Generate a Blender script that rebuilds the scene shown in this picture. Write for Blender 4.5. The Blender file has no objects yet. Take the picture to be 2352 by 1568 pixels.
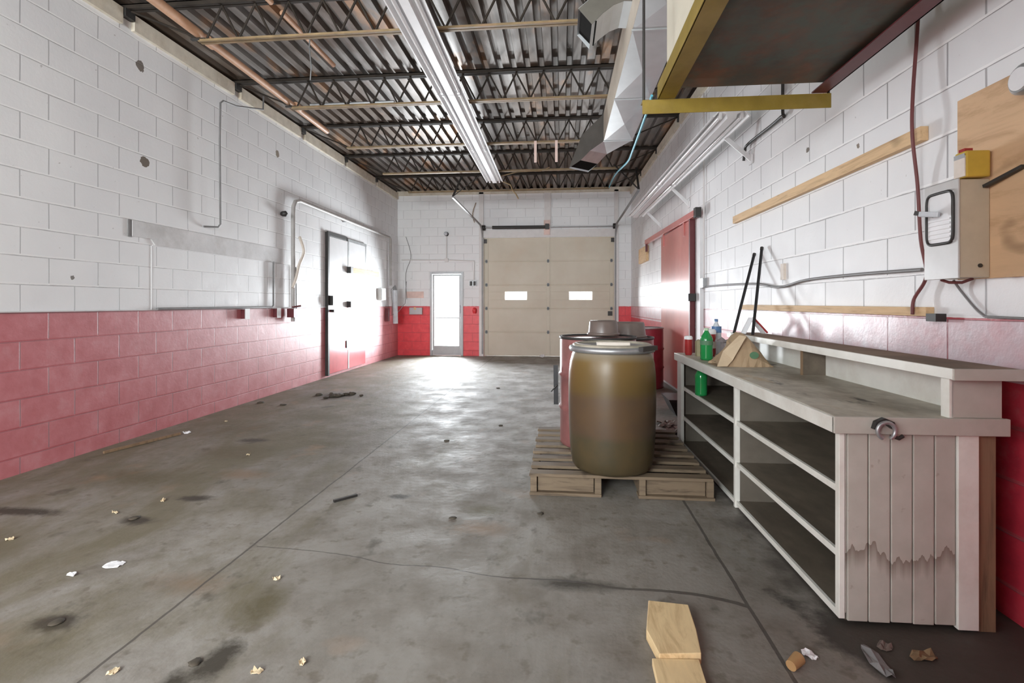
import bpy, math, random
from mathutils import Vector, Matrix
random.seed(7)
PI = math.pi
sc = bpy.context.scene
COL = sc.collection

# ------------------------------------------------------------------ camera
F = 1175.0; H = 1.20
cam_d = bpy.data.cameras.new('camera')
cam_d.sensor_width = 36.0
cam_d.lens = 36.0 * F / 2352.0
cam_d.shift_y = -87.0 / 2352.0
cam_d.clip_start = 0.05; cam_d.clip_end = 500
cam = bpy.data.objects.new('camera', cam_d); COL.objects.link(cam)
cam.location = (0, 0, H)
cam.rotation_euler = (PI / 2, 0, math.atan(114 / 1175.0))
sc.camera = cam

# ------------------------------------------------------------------ world, daylight and added fill
w = bpy.data.worlds.new('overcast'); sc.world = w; w.use_nodes = True
bg = w.node_tree.nodes['Background']
bg.inputs[0].default_value = (0.93, 0.97, 1.0, 1)
bg.inputs[1].default_value = 2.0

def area(name, loc, size, direction, watts, color=(1, 1, 1), spread=180):
    l = bpy.data.lights.new(name, 'AREA'); l.shape = 'RECTANGLE'
    l.size, l.size_y = size; l.energy = watts; l.color = color
    l.spread = math.radians(spread)
    o = bpy.data.objects.new(name, l); COL.objects.link(o); o.location = loc
    o.rotation_euler = Vector(direction).to_track_quat('-Z', 'Y').to_euler()
    return o
# daylight through the glazed entrance, and the two small door lights; rear and side are unseen lamps added as fill
area('daylight_glass_door', (-2.64, 11.82, 1.05), (0.72, 1.85), (0.10, -1, 0.18), 275, (0.90, 0.96, 1.0), 150)
area('daylight_door_light', (-1.04, 11.78, 1.38), (0.5, 0.18), (0, -1, -0.1), 34, (0.93, 0.97, 1.0))
area('daylight_door_light', (0.42, 11.78, 1.38), (0.5, 0.18), (0, -1, -0.1), 34, (0.93, 0.97, 1.0))
area('rear_fill_lamp', (-2.1, -3.9, 2.5), (2.9, 2.0), (-0.05, 1, 0.10), 350, (0.93, 0.99, 1.0))
area('side_fill_lamp', (-4.15, -0.6, 2.3), (3.0, 1.9), (1, 0.35, 0.3), 34, (0.93, 0.99, 1.0))

sc.view_settings.view_transform = 'Standard'
sc.view_settings.look = 'None'
sc.view_settings.gamma = 1.0
sc.view_settings.use_curve_mapping = False
sc.view_settings.exposure = 0.66
sc.cycles.diffuse_bounces = 7
sc.cycles.glossy_bounces = 4
sc.cycles.max_bounces = 12
sc.cycles.sample_clamp_indirect = 6.0

# ------------------------------------------------------------------ frames: world 'W', right-hand wall 'R'
RA = math.atan(.017); R0 = 1.737
FR = {'W': Matrix.Identity(4),
      'R': Matrix.Translation((R0, 0, 0)) @ Matrix.Rotation(RA, 4, 'Z')}
# in frame R: local x = minus the distance off the wall, local y = distance along the wall

# ------------------------------------------------------------------ materials
MATS = {}
def newmat(name):
    m = bpy.data.materials.new(name); m.use_nodes = True
    nt = m.node_tree; b = nt.nodes['Principled BSDF']
    return m, nt, b
def N(nt, t, **kw):
    n = nt.nodes.new(t)
    for k, v in kw.items(): setattr(n, k, v)
    return n
def L(nt, a, b): nt.links.new(a, b)
def mth(nt, op, a, b=None, c=None, clamp=False):
    n = N(nt, 'ShaderNodeMath', operation=op); n.use_clamp = clamp
    for i, v in enumerate((a, b, c)):
        if v is None: continue
        if isinstance(v, (int, float)): n.inputs[i].default_value = v
        else: L(nt, v, n.inputs[i])
    return n.outputs[0]
def mixc(nt, f, a, b, blend='MIX'):
    n = N(nt, 'ShaderNodeMix', data_type='RGBA', blend_type=blend)
    for i, v in ((0, f), (6, a), (7, b)):
        if isinstance(v, (int, float)): n.inputs[i].default_value = v
        elif isinstance(v, tuple): n.inputs[i].default_value = (*v, 1) if len(v) == 3 else v
        else: L(nt, v, n.inputs[i])
    return n.outputs[2]
def coords(nt, kind='Object'):
    return N(nt, 'ShaderNodeTexCoord').outputs[kind]
def noise(nt, vec, scale, detail=4, rough=.55, out=0, stretch=None, dist=0.0):
    if stretch:
        mp = N(nt, 'ShaderNodeMapping'); mp.inputs['Scale'].default_value = stretch
        L(nt, vec, mp.inputs[0]); vec = mp.outputs[0]
    n = N(nt, 'ShaderNodeTexNoise'); n.inputs['Scale'].default_value = scale
    n.inputs['Detail'].default_value = detail; n.inputs['Roughness'].default_value = rough
    n.inputs['Distortion'].default_value = dist
    L(nt, vec, n.inputs['Vector']); return n.outputs[out]
def ramp(nt, fac, stops, interp='LINEAR'):
    r = N(nt, 'ShaderNodeValToRGB'); r.color_ramp.interpolation = interp
    e = r.color_ramp.elements
    while len(e) < len(stops): e.new(0.5)
    for i, (p, c) in enumerate(stops):
        e[i].position = p
        e[i].color = (c, c, c, 1) if isinstance(c, (int, float)) else (*c, 1)
    L(nt, fac, r.inputs[0]); return r.outputs[0]
def bump(nt, b, h, strength=.3, dist=.01, prev=None):
    n = N(nt, 'ShaderNodeBump'); n.inputs['Strength'].default_value = strength
    n.inputs['Distance'].default_value = dist; L(nt, h, n.inputs['Height'])
    if prev is not None: L(nt, prev, n.inputs['Normal'])
    L(nt, n.outputs[0], b.inputs['Normal']); return n.outputs[0]

def plain(name, col, rough=.5, metal=0.0, var=.12, scale=9.0, bmp=0.0, dirt=None, dirtamt=.5, spec=.5, stretch=None):
    if name in MATS: return MATS[name]
    m, nt, b = newmat(name); co = coords(nt)
    n = noise(nt, co, scale, 5, .6, stretch=stretch)
    lo = tuple(c * (1 - var) for c in col); hi = tuple(min(1, c * (1 + var)) for c in col)
    c = ramp(nt, n, [(.3, lo), (.7, hi)])
    if dirt:
        n2 = noise(nt, co, scale * .45, 6, .65, stretch=stretch)
        f = ramp(nt, n2, [(.48, 0.0), (.68, dirtamt)])
        c = mixc(nt, f, c, dirt)
    L(nt, c, b.inputs['Base Color'])
    b.inputs['Roughness'].default_value = rough; b.inputs['Metallic'].default_value = metal
    b.inputs['Specular IOR Level'].default_value = spec
    if bmp: bump(nt, b, n, bmp, .01)
    MATS[name] = m; return m

def wood(name, base, dark, rough=.7, stretch=(18, 1.2, 18), knots=True):
    if name in MATS: return MATS[name]
    m, nt, b = newmat(name); co = coords(nt)
    n = noise(nt, co, 2.2, 6, .65, stretch=stretch, dist=.6)
    c = ramp(nt, n, [(.3, dark), (.5, base), (.75, tuple(min(1, x * 1.12) for x in base))])
    if knots:
        k = noise(nt, co, 7.0, 2, .5, stretch=(1, .45, 1))
        c = mixc(nt, ramp(nt, k, [(.66, 0.0), (.76, .7)]), c, tuple(x * .45 for x in dark))
    L(nt, c, b.inputs['Base Color']); b.inputs['Roughness'].default_value = rough
    bump(nt, b, n, .15, .004)
    MATS[name] = m; return m

WHITE = (.80, .795, .80); RED = (.62, .045, .075)
def block_wall(name, axis, sx, sz, spots=(), rough_low=.36, chip=True, reds=((.40, .035, .055), RED, (.70, .09, .115)), glare_fade=None, vdark=.62):
    """painted concrete block, white over a red dado; axis 'y' or 'x' runs along the wall"""
    m, nt, b = newmat(name); co = coords(nt)
    sep = N(nt, 'ShaderNodeSeparateXYZ'); L(nt, co, sep.inputs[0])
    a = sep.outputs[1] if axis == 'y' else sep.outputs[0]
    z = sep.outputs[2]
    cmb = N(nt, 'ShaderNodeCombineXYZ')
    L(nt, mth(nt, 'ADD', a, sx), cmb.inputs[0]); L(nt, mth(nt, 'ADD', z, sz), cmb.inputs[1])
    wob = noise(nt, co, 2.5, 2, .5, out=1)
    vadd = N(nt, 'ShaderNodeVectorMath', operation='MULTIPLY_ADD')
    L(nt, wob, vadd.inputs[0]); vadd.inputs[1].default_value = (.010, .010, 0); L(nt, cmb.outputs[0], vadd.inputs[2])
    br = N(nt, 'ShaderNodeTexBrick'); br.offset = .5; br.squash = 1.0
    for k, v in (('Scale', 1.0), ('Mortar Size', .0055), ('Mortar Smooth', .35), ('Bias', 0.0),
                 ('Brick Width', .406), ('Row Height', .203)):
        br.inputs[k].default_value = v
    br.inputs['Color1'].default_value = (.55, .55, .55, 1); br.inputs['Color2'].default_value = (.45, .45, .45, 1)
    L(nt, vadd.outputs[0], br.inputs['Vector'])
    fine = noise(nt, co, 38, 5, .65)
    mid = noise(nt, co, 7.5, 5, .6)
    big = noise(nt, co, 1.1, 4, .6)
    # paint colours
    edge = noise(nt, co, 16, 2, .5)
    zz = mth(nt, 'ADD', z, mth(nt, 'MULTIPLY', mth(nt, 'SUBTRACT', edge, .5), .012))
    isred = mth(nt, 'LESS_THAN', zz, 1.14)
    wcol = ramp(nt, big, [(.3, (.80, .805, .82)), (.7, (.88, .885, .89))])
    rcol = ramp(nt, mid, [(.25, reds[0]), (.55, reds[1]), (.8, reds[2])])
    if chip:  # scuffed pale patches in the red paint
        rcol = mixc(nt, ramp(nt, noise(nt, co, 3.4, 6, .7), [(.55, 0.0), (.75, .35)]), rcol, (.62, .36, .37))
    if glare_fade:  # white-lavender glare painted over the faded red block faces
        f = mth(nt, 'GREATER_THAN', z, glare_fade)
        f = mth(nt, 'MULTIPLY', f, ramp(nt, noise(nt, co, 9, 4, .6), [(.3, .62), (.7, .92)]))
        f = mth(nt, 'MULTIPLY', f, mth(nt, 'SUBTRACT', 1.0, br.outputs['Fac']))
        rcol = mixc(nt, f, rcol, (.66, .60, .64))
    c = mixc(nt, isred, wcol, rcol)
    c = mixc(nt, mth(nt, 'MULTIPLY', mth(nt, 'SUBTRACT', br.outputs['Color'], .45), 1.2), c, (.9, .9, .9), 'MULTIPLY')
    fz = mth(nt, 'FRACT', mth(nt, 'DIVIDE', mth(nt, 'ADD', mth(nt, 'ADD', z, sz), mth(nt, 'MULTIPLY', mth(nt, 'SUBTRACT', mid, .5), .010)), .203))
    hm = mth(nt, 'LESS_THAN', mth(nt, 'ABSOLUTE', mth(nt, 'SUBTRACT', mth(nt, 'ABSOLUTE', mth(nt, 'SUBTRACT', fz, .5)), .5)), .028)
    vm = mth(nt, 'MULTIPLY', br.outputs['Fac'], mth(nt, 'SUBTRACT', 1.0, hm))
    c = mixc(nt, mth(nt, 'MULTIPLY', vm, vdark), c, (.16, .14, .15))
    hcol = mixc(nt, isred, (.97, .97, .97), (.50, .10, .12))  # horizontal joints painted paler for the highlight they catch
    c = mixc(nt, mth(nt, 'MULTIPLY', hm, min(1.0, 1.3 * vdark)), c, hcol)
    pin = noise(nt, co, 21, 3, .6)
    c = mixc(nt, ramp(nt, pin, [(.71, 0.0), (.77, .6)]), c, (.30, .27, .25))
    for (sy, szz, r, colr) in spots:
        dy = mth(nt, 'SUBTRACT', a, sy); dz = mth(nt, 'SUBTRACT', z, szz)
        d = mth(nt, 'SQRT', mth(nt, 'ADD', mth(nt, 'MULTIPLY', dy, dy), mth(nt, 'MULTIPLY', dz, dz)))
        d = mth(nt, 'ADD', d, mth(nt, 'MULTIPLY', mth(nt, 'SUBTRACT', pin, .5), .06))
        f = mth(nt, 'LESS_THAN', d, r)
        c = mixc(nt, f, c, colr)
    L(nt, c, b.inputs['Base Color'])
    ro = mixc(nt, isred, (.55, .55, .55), (rough_low,) * 3)
    ro2 = mth(nt, 'ADD', ro, mth(nt, 'MULTIPLY', mth(nt, 'SUBTRACT', mid, .5), .22))
    L(nt, ro2, b.inputs['Roughness']); b.inputs['Specular IOR Level'].default_value = .62
    n1 = bump(nt, b, mth(nt, 'SUBTRACT', 1.0, mth(nt, 'MULTIPLY', br.outputs['Fac'], mth(nt, 'SUBTRACT', 1.0, mth(nt, 'MULTIPLY', hm, .7)))), .7, .006)
    bump(nt, b, mth(nt, 'ADD', mth(nt, 'MULTIPLY', fine, .5), mid), .35, .006, prev=n1)
    return m

_D = (.05, .042, .03); _O = (.11, .092, .05); _R = (.20, .12, .06)
STAINS = [(-1.19, 1.95, .10, .16, _O, 1.2), (-1.15, 1.60, .07, .10, _D, 1.6), (-1.22, 1.50, .06, .08, _D, 1.4), (-1.89, 1.75, .09, .05, _D, 1.5), (-2.0, 4.2, .30, .16, _O, .8), (-1.2, 6.2, .35, .2, _O, .6), (-2.7, 4.25, .14, .07, _D, 1.3), (-2.25, 2.95, .10, .05, _D, 1.3), (-3.10, 2.67, .28, .06, _D, 1.6),
          (-2.33, 2.62, .10, .05, _D, 1.4), (-2.85, 3.25, .50, .22, _O, .9), (-2.6, 3.9, .40, .25, _O, .7), (-2.2, 3.4, .22, .12, _R, .6), (-3.0, 4.6, .45, .3, _O, .7), (-2.55, 5.2, .35, .22, _O, .7),
          (-2.9, 6.4, .5, .3, _D, .9), (-.45, 2.95, .14, .09, _O, 1.3), (-.42, 2.7, .18, .1, _R, .7), (-1.0, 3.1, .08, .04, _D, 1.4), (.05, 2.2, .22, .06, _D, 1.1), (-.9, 5.0, .3, .15, _O, .6), (-1.9, 1.5, .35, .2, _O, .7),
          (-2.9, 2.2, .5, .3, _O, .6), (-1.6, 2.05, .2, .1, _R, .5)]
def floor_mat():
    m, nt, b = newmat('concrete_floor'); co = coords(nt)
    sep = N(nt, 'ShaderNodeSeparateXYZ'); L(nt, co, sep.inputs[0]); x, y = sep.outputs[0], sep.outputs[1]
    big = noise(nt, co, .55, 5, .6, stretch=(1, .6, 1)); mid = noise(nt, co, 3.2, 6, .65); fine = noise(nt, co, 26, 5, .7)
    c = ramp(nt, big, [(.28, (.165, .148, .122)), (.5, (.26, .242, .215)), (.75, (.37, .352, .322))])
    c = mixc(nt, ramp(nt, mid, [(.42, 0.0), (.66, .7)]), c, (.155, .132, .105))
    c = mixc(nt, ramp(nt, fine, [(.52, 0.0), (.74, .4)]), c, (.14, .125, .11))
    # olive-brown dried mud, mostly along the left-hand side
    mud = noise(nt, co, 1.5, 7, .68, stretch=(1.2, .55, 1), dist=.5)
    lf = ramp(nt, mth(nt, 'MULTIPLY', mth(nt, 'ADD', x, 3.8), .25), [(0.0, .22), (.35, .2), (.75, .02)])
    mk = ramp(nt, mth(nt, 'ADD', mud, lf), [(.56, 0.0), (.76, .8)])
    c = mixc(nt, mk, c, (.14, .12, .07))
    # dark clods and oil spots
    sp = noise(nt, co, 4.6, 4, .6, stretch=(1, .75, 1))
    c = mixc(nt, ramp(nt, sp, [(.62, 0.0), (.71, .75)]), c, (.08, .068, .05))
    sp2 = noise(nt, co, 11, 3, .6)
    c = mixc(nt, ramp(nt, sp2, [(.58, 0.0), (.68, .6)]), c, (.13, .108, .08))
    for k_, (sx_, sy_, rx_, ry_, cc, am) in enumerate(STAINS):
        nx_ = mth(nt, 'DIVIDE', mth(nt, 'SUBTRACT', x, sx_), rx_); ny_ = mth(nt, 'DIVIDE', mth(nt, 'SUBTRACT', y, sy_), ry_)
        d = mth(nt, 'SQRT', mth(nt, 'ADD', mth(nt, 'MULTIPLY', nx_, nx_), mth(nt, 'MULTIPLY', ny_, ny_)))
        d = mth(nt, 'ADD', d, mth(nt, 'MULTIPLY', mth(nt, 'SUBTRACT', mid, .5), 2.2))
        d = mth(nt, 'ADD', d, mth(nt, 'MULTIPLY', mth(nt, 'SUBTRACT', fine, .5), 1.2))
        f = mth(nt, 'MULTIPLY', mth(nt, 'SUBTRACT', 1.15, d, clamp=True), am, clamp=True)
        c = mixc(nt, f, c, cc)
    # rusty tint
    rs = noise(nt, co, 2.1, 3, .6)
    c = mixc(nt, ramp(nt, rs, [(.62, 0.0), (.75, .35)]), c, (.36, .22, .13))
    # heavy black grime and painted shade in the near right-hand corner
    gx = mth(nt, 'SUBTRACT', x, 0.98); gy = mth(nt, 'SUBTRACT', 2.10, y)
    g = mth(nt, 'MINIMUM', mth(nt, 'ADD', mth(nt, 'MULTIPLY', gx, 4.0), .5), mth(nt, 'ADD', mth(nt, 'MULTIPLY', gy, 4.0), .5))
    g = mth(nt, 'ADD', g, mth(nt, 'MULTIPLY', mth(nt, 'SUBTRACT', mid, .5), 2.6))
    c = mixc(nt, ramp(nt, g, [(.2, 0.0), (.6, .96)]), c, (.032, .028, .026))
    # darker strip under and before the shelving
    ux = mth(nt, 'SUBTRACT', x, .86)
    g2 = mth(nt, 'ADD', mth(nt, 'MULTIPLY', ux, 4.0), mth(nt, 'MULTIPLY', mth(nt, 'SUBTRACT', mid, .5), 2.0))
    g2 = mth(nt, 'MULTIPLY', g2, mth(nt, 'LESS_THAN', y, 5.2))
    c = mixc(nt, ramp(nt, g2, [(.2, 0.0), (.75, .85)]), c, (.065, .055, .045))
    # saw-cut joints
    wig = mth(nt, 'MULTIPLY', mth(nt, 'SUBTRACT', noise(nt, co, 5, 3, .6), .5), .03)
    j1 = mth(nt, 'ABSOLUTE', mth(nt, 'ADD', mth(nt, 'SUBTRACT', x, -1.525), mth(nt, 'MULTIPLY', wig, .6)))
    j2 = mth(nt, 'ABSOLUTE', mth(nt, 'ADD', mth(nt, 'SUBTRACT', x, .738), mth(nt, 'MULTIPLY', wig, .5)))
    f1 = mth(nt, 'LESS_THAN', j1, .0058); f2 = mth(nt, 'LESS_THAN', j2, .0075)
    # wandering crack
    fc = N(nt, 'ShaderNodeFloatCurve'); cv = fc.mapping.curves[0]
    pts = [(-1.5, 2.393), (-1.245, 2.382), (-1.0, 2.35), (-.779, 2.293), (-.574, 2.294), (-.266, 2.23), (.019, 2.228), (.238, 2.192), (.486, 2.184), (.739, 2.11)]
    nrm = [((px + 1.5) / 2.239, (py - 2.0) / .5) for px, py in pts]
    cv.points[0].location = nrm[0]; cv.points[1].location = nrm[-1]
    for p in nrm[1:-1]: cv.points.new(*p)
    fc.mapping.update()
    xn = mth(nt, 'DIVIDE', mth(nt, 'ADD', x, 1.5), 2.239)
    L(nt, xn, fc.inputs['Value'])
    yc = mth(nt, 'ADD', mth(nt, 'MULTIPLY', fc.outputs[0], .5), 2.0)
    dc = mth(nt, 'ABSOLUTE', mth(nt, 'SUBTRACT', mth(nt, 'ADD', y, wig), yc))
    wd = mth(nt, 'ADD', .0035, mth(nt, 'MULTIPLY', mth(nt, 'MAXIMUM', mth(nt, 'ADD', x, .35), 0.0), .009))
    inr = mth(nt, 'MULTIPLY', mth(nt, 'GREATER_THAN', xn, 0.0), mth(nt, 'LESS_THAN', xn, 1.0))
    f3 = mth(nt, 'MULTIPLY', mth(nt, 'LESS_THAN', dc, wd), inr)
    fj = mth(nt, 'MAXIMUM', mth(nt, 'MAXIMUM', f1, f2), f3)
    c = mixc(nt, mth(nt, 'MULTIPLY', fj, .82), c, (.07, .06, .052))
    L(nt, c, b.inputs['Base Color'])
    ro = ramp(nt, mid, [(.3, .55), (.65, .8)]); L(nt, ro, b.inputs['Roughness'])
    b.inputs['Specular IOR Level'].default_value = .5
    n1 = bump(nt, b, mth(nt, 'SUBTRACT', 1.0, fj), .6, .01)
    hh = mth(nt, 'ADD', mth(nt, 'MULTIPLY', sp, .8), mth(nt, 'ADD', mth(nt, 'MULTIPLY', fine, .25), mid))
    bump(nt, b, hh, .5, .012, prev=n1)
    return m

def deck_mat():
    m, nt, b = newmat('weathered_steel_deck'); co = coords(nt)
    st = noise(nt, co, 1.3, 5, .6, stretch=(6, .35, 1))
    fine = noise(nt, co, 14, 4, .6, stretch=(1, .3, 1))
    c = ramp(nt, st, [(.3, (.10, .088, .078)), (.5, (.21, .19, .175)), (.7, (.37, .35, .335))])
    rust = noise(nt, co, .8, 6, .6, stretch=(1.6, .6, 1))
    c = mixc(nt, ramp(nt, rust, [(.44, 0.0), (.56, .8)]), c, (.12, .075, .045))
    r2 = noise(nt, co, 1.6, 4, .6, stretch=(1.3, .5, 1))
    c = mixc(nt, ramp(nt, r2, [(.57, 0.0), (.66, .85)]), c, (.46, .26, .14))
    c = mixc(nt, ramp(nt, fine, [(.5, 0.0), (.72, .35)]), c, (.10, .09, .08))
    L(nt, c, b.inputs['Base Color']); b.inputs['Roughness'].default_value = .46
    b.inputs['Metallic'].default_value = .35
    return m

def glass_mat(name='clear_glass', tint=(1, 1, 1)):
    if name in MATS: return MATS[name]
    m, nt, b = newmat(name)
    out = nt.nodes['Material Output']; tr = N(nt, 'ShaderNodeBsdfTransparent'); tr.inputs[0].default_value = (*tint, 1)
    gl = N(nt, 'ShaderNodeBsdfGlossy'); gl.inputs['Roughness'].default_value = .03
    fr = N(nt, 'ShaderNodeFresnel'); fr.inputs[0].default_value = 1.45
    mx = N(nt, 'ShaderNodeMixShader'); L(nt, fr.outputs[0], mx.inputs[0]); L(nt, tr.outputs[0], mx.inputs[1]); L(nt, gl.outputs[0], mx.inputs[2])
    L(nt, mx.outputs[0], out.inputs[0]); MATS[name] = m; return m

def counter_mat(name, amt=.6, grime=(.16, .13, .09)):
    """dirty painted shelving"""
    m, nt, b = newmat(name); co = coords(nt)
    n = noise(nt, co, 3.0, 6, .65, stretch=(1, .5, 1)); n2 = noise(nt, co, 14, 5, .6)
    c = ramp(nt, n2, [(.3, (.44, .40, .33)), (.7, (.60, .56, .47))])
    c = mixc(nt, ramp(nt, n, [(.44, 0.0), (.66, amt)]), c, grime)
    n3 = noise(nt, co, 2.0, 5, .7, stretch=(1.5, .5, 1))
    c = mixc(nt, ramp(nt, n3, [(.58, 0.0), (.68, amt * .8)]), c, (.42, .27, .10))
    n4 = noise(nt, co, 5.0, 4, .6, stretch=(1.5, .6, 1))
    c = mixc(nt, ramp(nt, n4, [(.62, 0.0), (.72, amt * 1.2)]), c, (.06, .05, .04))
    L(nt, c, b.inputs['Base Color']); b.inputs['Roughness'].default_value = .5
    return m

def beadboard_mat():
    m, nt, b = newmat('stained_painted_boards'); co = coords(nt)
    sep = N(nt, 'ShaderNodeSeparateXYZ'); L(nt, co, sep.inputs[0])
    n2 = noise(nt, co, 12, 5, .6)
    c = ramp(nt, n2, [(.3, (.46, .44, .385)), (.7, (.53, .505, .45))])
    st = noise(nt, co, 6.5, 3, .6, stretch=(2.6, 1, .0))
    lvl = mth(nt, 'ADD', .15, mth(nt, 'MULTIPLY', st, .27))
    d = mth(nt, 'SUBTRACT', lvl, sep.outputs[2])
    band = mth(nt, 'MULTIPLY', mth(nt, 'GREATER_THAN', d, 0.0), mth(nt, 'SUBTRACT', 1.0, mth(nt, 'MULTIPLY', d, 14.0), clamp=True))
    c = mixc(nt, mth(nt, 'MULTIPLY', band, .75), c, (.17, .12, .09))
    c = mixc(nt, ramp(nt, noise(nt, co, 17, 3, .6), [(.66, 0.0), (.72, .5)]), c, (.30, .24, .19))
    L(nt, c, b.inputs['Base Color']); b.inputs['Roughness'].default_value = .55
    return m

def drum_mat():
    m, nt, b = newmat('yellowed_translucent_plastic'); co = coords(nt)
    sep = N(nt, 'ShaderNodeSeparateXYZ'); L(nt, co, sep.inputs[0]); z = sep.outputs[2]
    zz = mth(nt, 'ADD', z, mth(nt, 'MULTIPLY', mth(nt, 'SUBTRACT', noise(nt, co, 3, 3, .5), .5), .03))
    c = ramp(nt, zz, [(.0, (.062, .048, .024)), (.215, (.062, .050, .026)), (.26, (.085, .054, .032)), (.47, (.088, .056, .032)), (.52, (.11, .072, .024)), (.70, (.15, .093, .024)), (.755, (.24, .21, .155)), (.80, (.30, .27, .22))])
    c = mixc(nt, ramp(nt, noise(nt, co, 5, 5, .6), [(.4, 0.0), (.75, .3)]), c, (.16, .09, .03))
    L(nt, c, b.inputs['Base Color']); b.inputs['Roughness'].default_value = .38
    b.inputs['Subsurface Weight'].default_value = 0.0
    return m

def door_panel_mat():
    m, nt, b = newmat('cream_door_paint'); co = coords(nt)
    n = noise(nt, co, 1.2, 4, .6)
    c = ramp(nt, n, [(.3, (.60, .53, .42)), (.7, (.68, .62, .51))])
    c = mixc(nt, ramp(nt, noise(nt, co, .9, 3, .6), [(.55, 0.0), (.75, .35)]), c, (.60, .42, .27))
    L(nt, c, b.inputs['Base Color']); b.inputs['Roughness'].default_value = .5
    return m

M = {}
M['wallL'] = block_wall('painted_block_left', 'y', .8 + .0, -.125, spots=[(4.287, 3.357, .045, (.20, .17, .15)), (4.336, 2.499, .05, (.15, .12, .09)), (6.533, 3.211, .045, (.28, .24, .19)), (3.64, 1.404, .018, (.2, .18, .16))], reds=((.50, .14, .155), (.58, .19, .21), (.63, .27, .29)), vdark=.5, rough_low=.43)  # reds made paler and pinker to paint the wall's sheen
M['wallR'] = block_wall('painted_block_right', 'y', .2, -.125, spots=[(3.68, 2.248, .02, (.18, .15, .12)), (3.1, 2.1, .016, (.25, .2, .16))], glare_fade=.9)
M['wallF'] = block_wall('painted_block_far', 'x', .0, -.125, chip=False, vdark=.22, reds=((.66, .035, .05), (.80, .05, .065), (.86, .10, .12)))
M['floor'] = floor_mat()
M['deck'] = deck_mat()
M['door'] = door_panel_mat()
M['glass'] = glass_mat()
M['drum'] = drum_mat()
M['bead'] = beadboard_mat()
M['ctop'] = counter_mat('grimy_counter_top', .85, (.20, .155, .10))
M['rtop'] = plain('brown_dusty_riser_top', (.25, .18, .12), .7, var=.3, scale=4, dirt=(.10, .075, .05), dirtamt=.7)
M['cshelf'] = plain('shaded_dirty_board', (.17, .14, .105), .6, var=.3, scale=6, dirt=(.07, .055, .04), dirtamt=.7, stretch=(1, .5, 1))  # inner boards darkened to carry recess shade as well as dirt
M['cwall'] = plain('shaded_grimy_wall', (.17, .15, .12), .6, var=.15, scale=5, dirt=(.09, .075, .055), dirtamt=.5)  # inner walls darkened the same way, shade plus grime
M['wpaint'] = plain('white_shelf_paint', (.84, .84, .78), .4, var=.04, dirt=(.5, .43, .35), dirtamt=.3)
M['white'] = plain('white_painted_metal', (.80, .80, .81), .48, var=.04)
M['postw'] = plain('white_painted_post', (.72, .69, .68), .45, var=.05)
M['cream'] = plain('cream_wall_cap', (.74, .68, .57), .6, var=.12, dirt=(.45, .35, .22), dirtamt=.4)
M['conc'] = plain('painted_concrete', (.68, .675, .68), .6, var=.10, scale=6, bmp=.5, dirt=(.45, .43, .41), dirtamt=.6)
M['joist'] = plain('dark_joist_paint', (.035, .027, .021), .7, spec=.25, var=.3)
M['chord'] = plain('dusty_bottom_chord', (.26, .18, .09), .6, var=.3, dirt=(.36, .20, .12), dirtamt=.5)
M['copper'] = plain('orange_primed_pipe', (.68, .40, .25), .5, var=.12, dirt=(.45, .25, .14), dirtamt=.35)
M['galv'] = plain('galvanised_sheet', (.62, .645, .66), .42, .55, var=.06, scale=5)
M['galvd'] = plain('shaded_duct_inside', (.010, .009, .008), .9, spec=.1)  # near-black colour paints the shade inside the duct mouths
M['ductside'] = plain('duct_side_dust', (.60, .53, .44), .6, .1, var=.08)
M['yellow'] = plain('yellow_angle_iron', (.27, .19, .03), .45, var=.15, dirt=(.35, .25, .08), dirtamt=.5)
M['dred'] = plain('dark_red_steel', (.13, .025, .03), .45, var=.2)
M['beige'] = plain('beige_sheet_metal', (.70, .65, .53), .5, .0, var=.08, scale=4)
def rusty():
    m, nt, b = newmat('rusted_plate'); co = coords(nt)
    n = noise(nt, co, 4.5, 6, .65, stretch=(1, .7, 1)); n2 = noise(nt, co, 2.4, 5, .7)
    c = ramp(nt, n, [(.35, (.05, .055, .045)), (.5, (.10, .06, .038)), (.65, (.17, .075, .04))])
    c = mixc(nt, ramp(nt, n2, [(.45, 0.0), (.62, .8)]), c, (.07, .11, .09))
    L(nt, c, b.inputs['Base Color']); b.inputs['Roughness'].default_value = .6; bump(nt, b, n, .25, .006); return m
M['rust'] = rusty()
M['rreddoor'] = plain('faded_red_door_paint', (.58, .17, .15), .28, var=.12, scale=2.5, dirt=(.62, .33, .30), dirtamt=.4)
M['redsteel'] = plain('red_drum_paint', (.25, .10, .095), .34, var=.2, dirt=(.18, .09, .07), dirtamt=.5)
M['darkred'] = plain('dark_red_drum_paint', (.22, .02, .035), .3, var=.2)
M['black'] = plain('black_rubber', (.018, .018, .02), .4)
M['dark'] = plain('dark_iron', (.045, .042, .04), .5, .3)
M['steel'] = plain('dull_steel', (.42, .43, .44), .4, .7, var=.15)
M['alu'] = plain('grey_aluminium', (.40, .41, .42), .4, .3, var=.06)
M['greybox'] = plain('grey_enamel', (.58, .575, .57), .35, .1, var=.05, dirt=(.42, .38, .32), dirtamt=.35)
M['tanbox'] = plain('dusty_tan_enamel', (.56, .49, .37), .5, var=.07, dirt=(.34, .27, .17), dirtamt=.3)
M['pine'] = wood('pine_strip', (.72, .50, .28), (.52, .33, .17))
M['pine2'] = wood('pine_plank', (.74, .56, .31), (.50, .33, .16), stretch=(9, 1.6, 9))
M['ply'] = wood('plywood', (.66, .44, .26), (.46, .28, .15), stretch=(3, 1.0, 5))
M['pallet'] = wood('grey_pallet_wood', (.19, .14, .09), (.07, .048, .03), stretch=(1.4, 12, 14))
M['stud'] = wood('brown_stud', (.26, .17, .10), (.15, .10, .06), stretch=(12, 12, 1.0))
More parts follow.
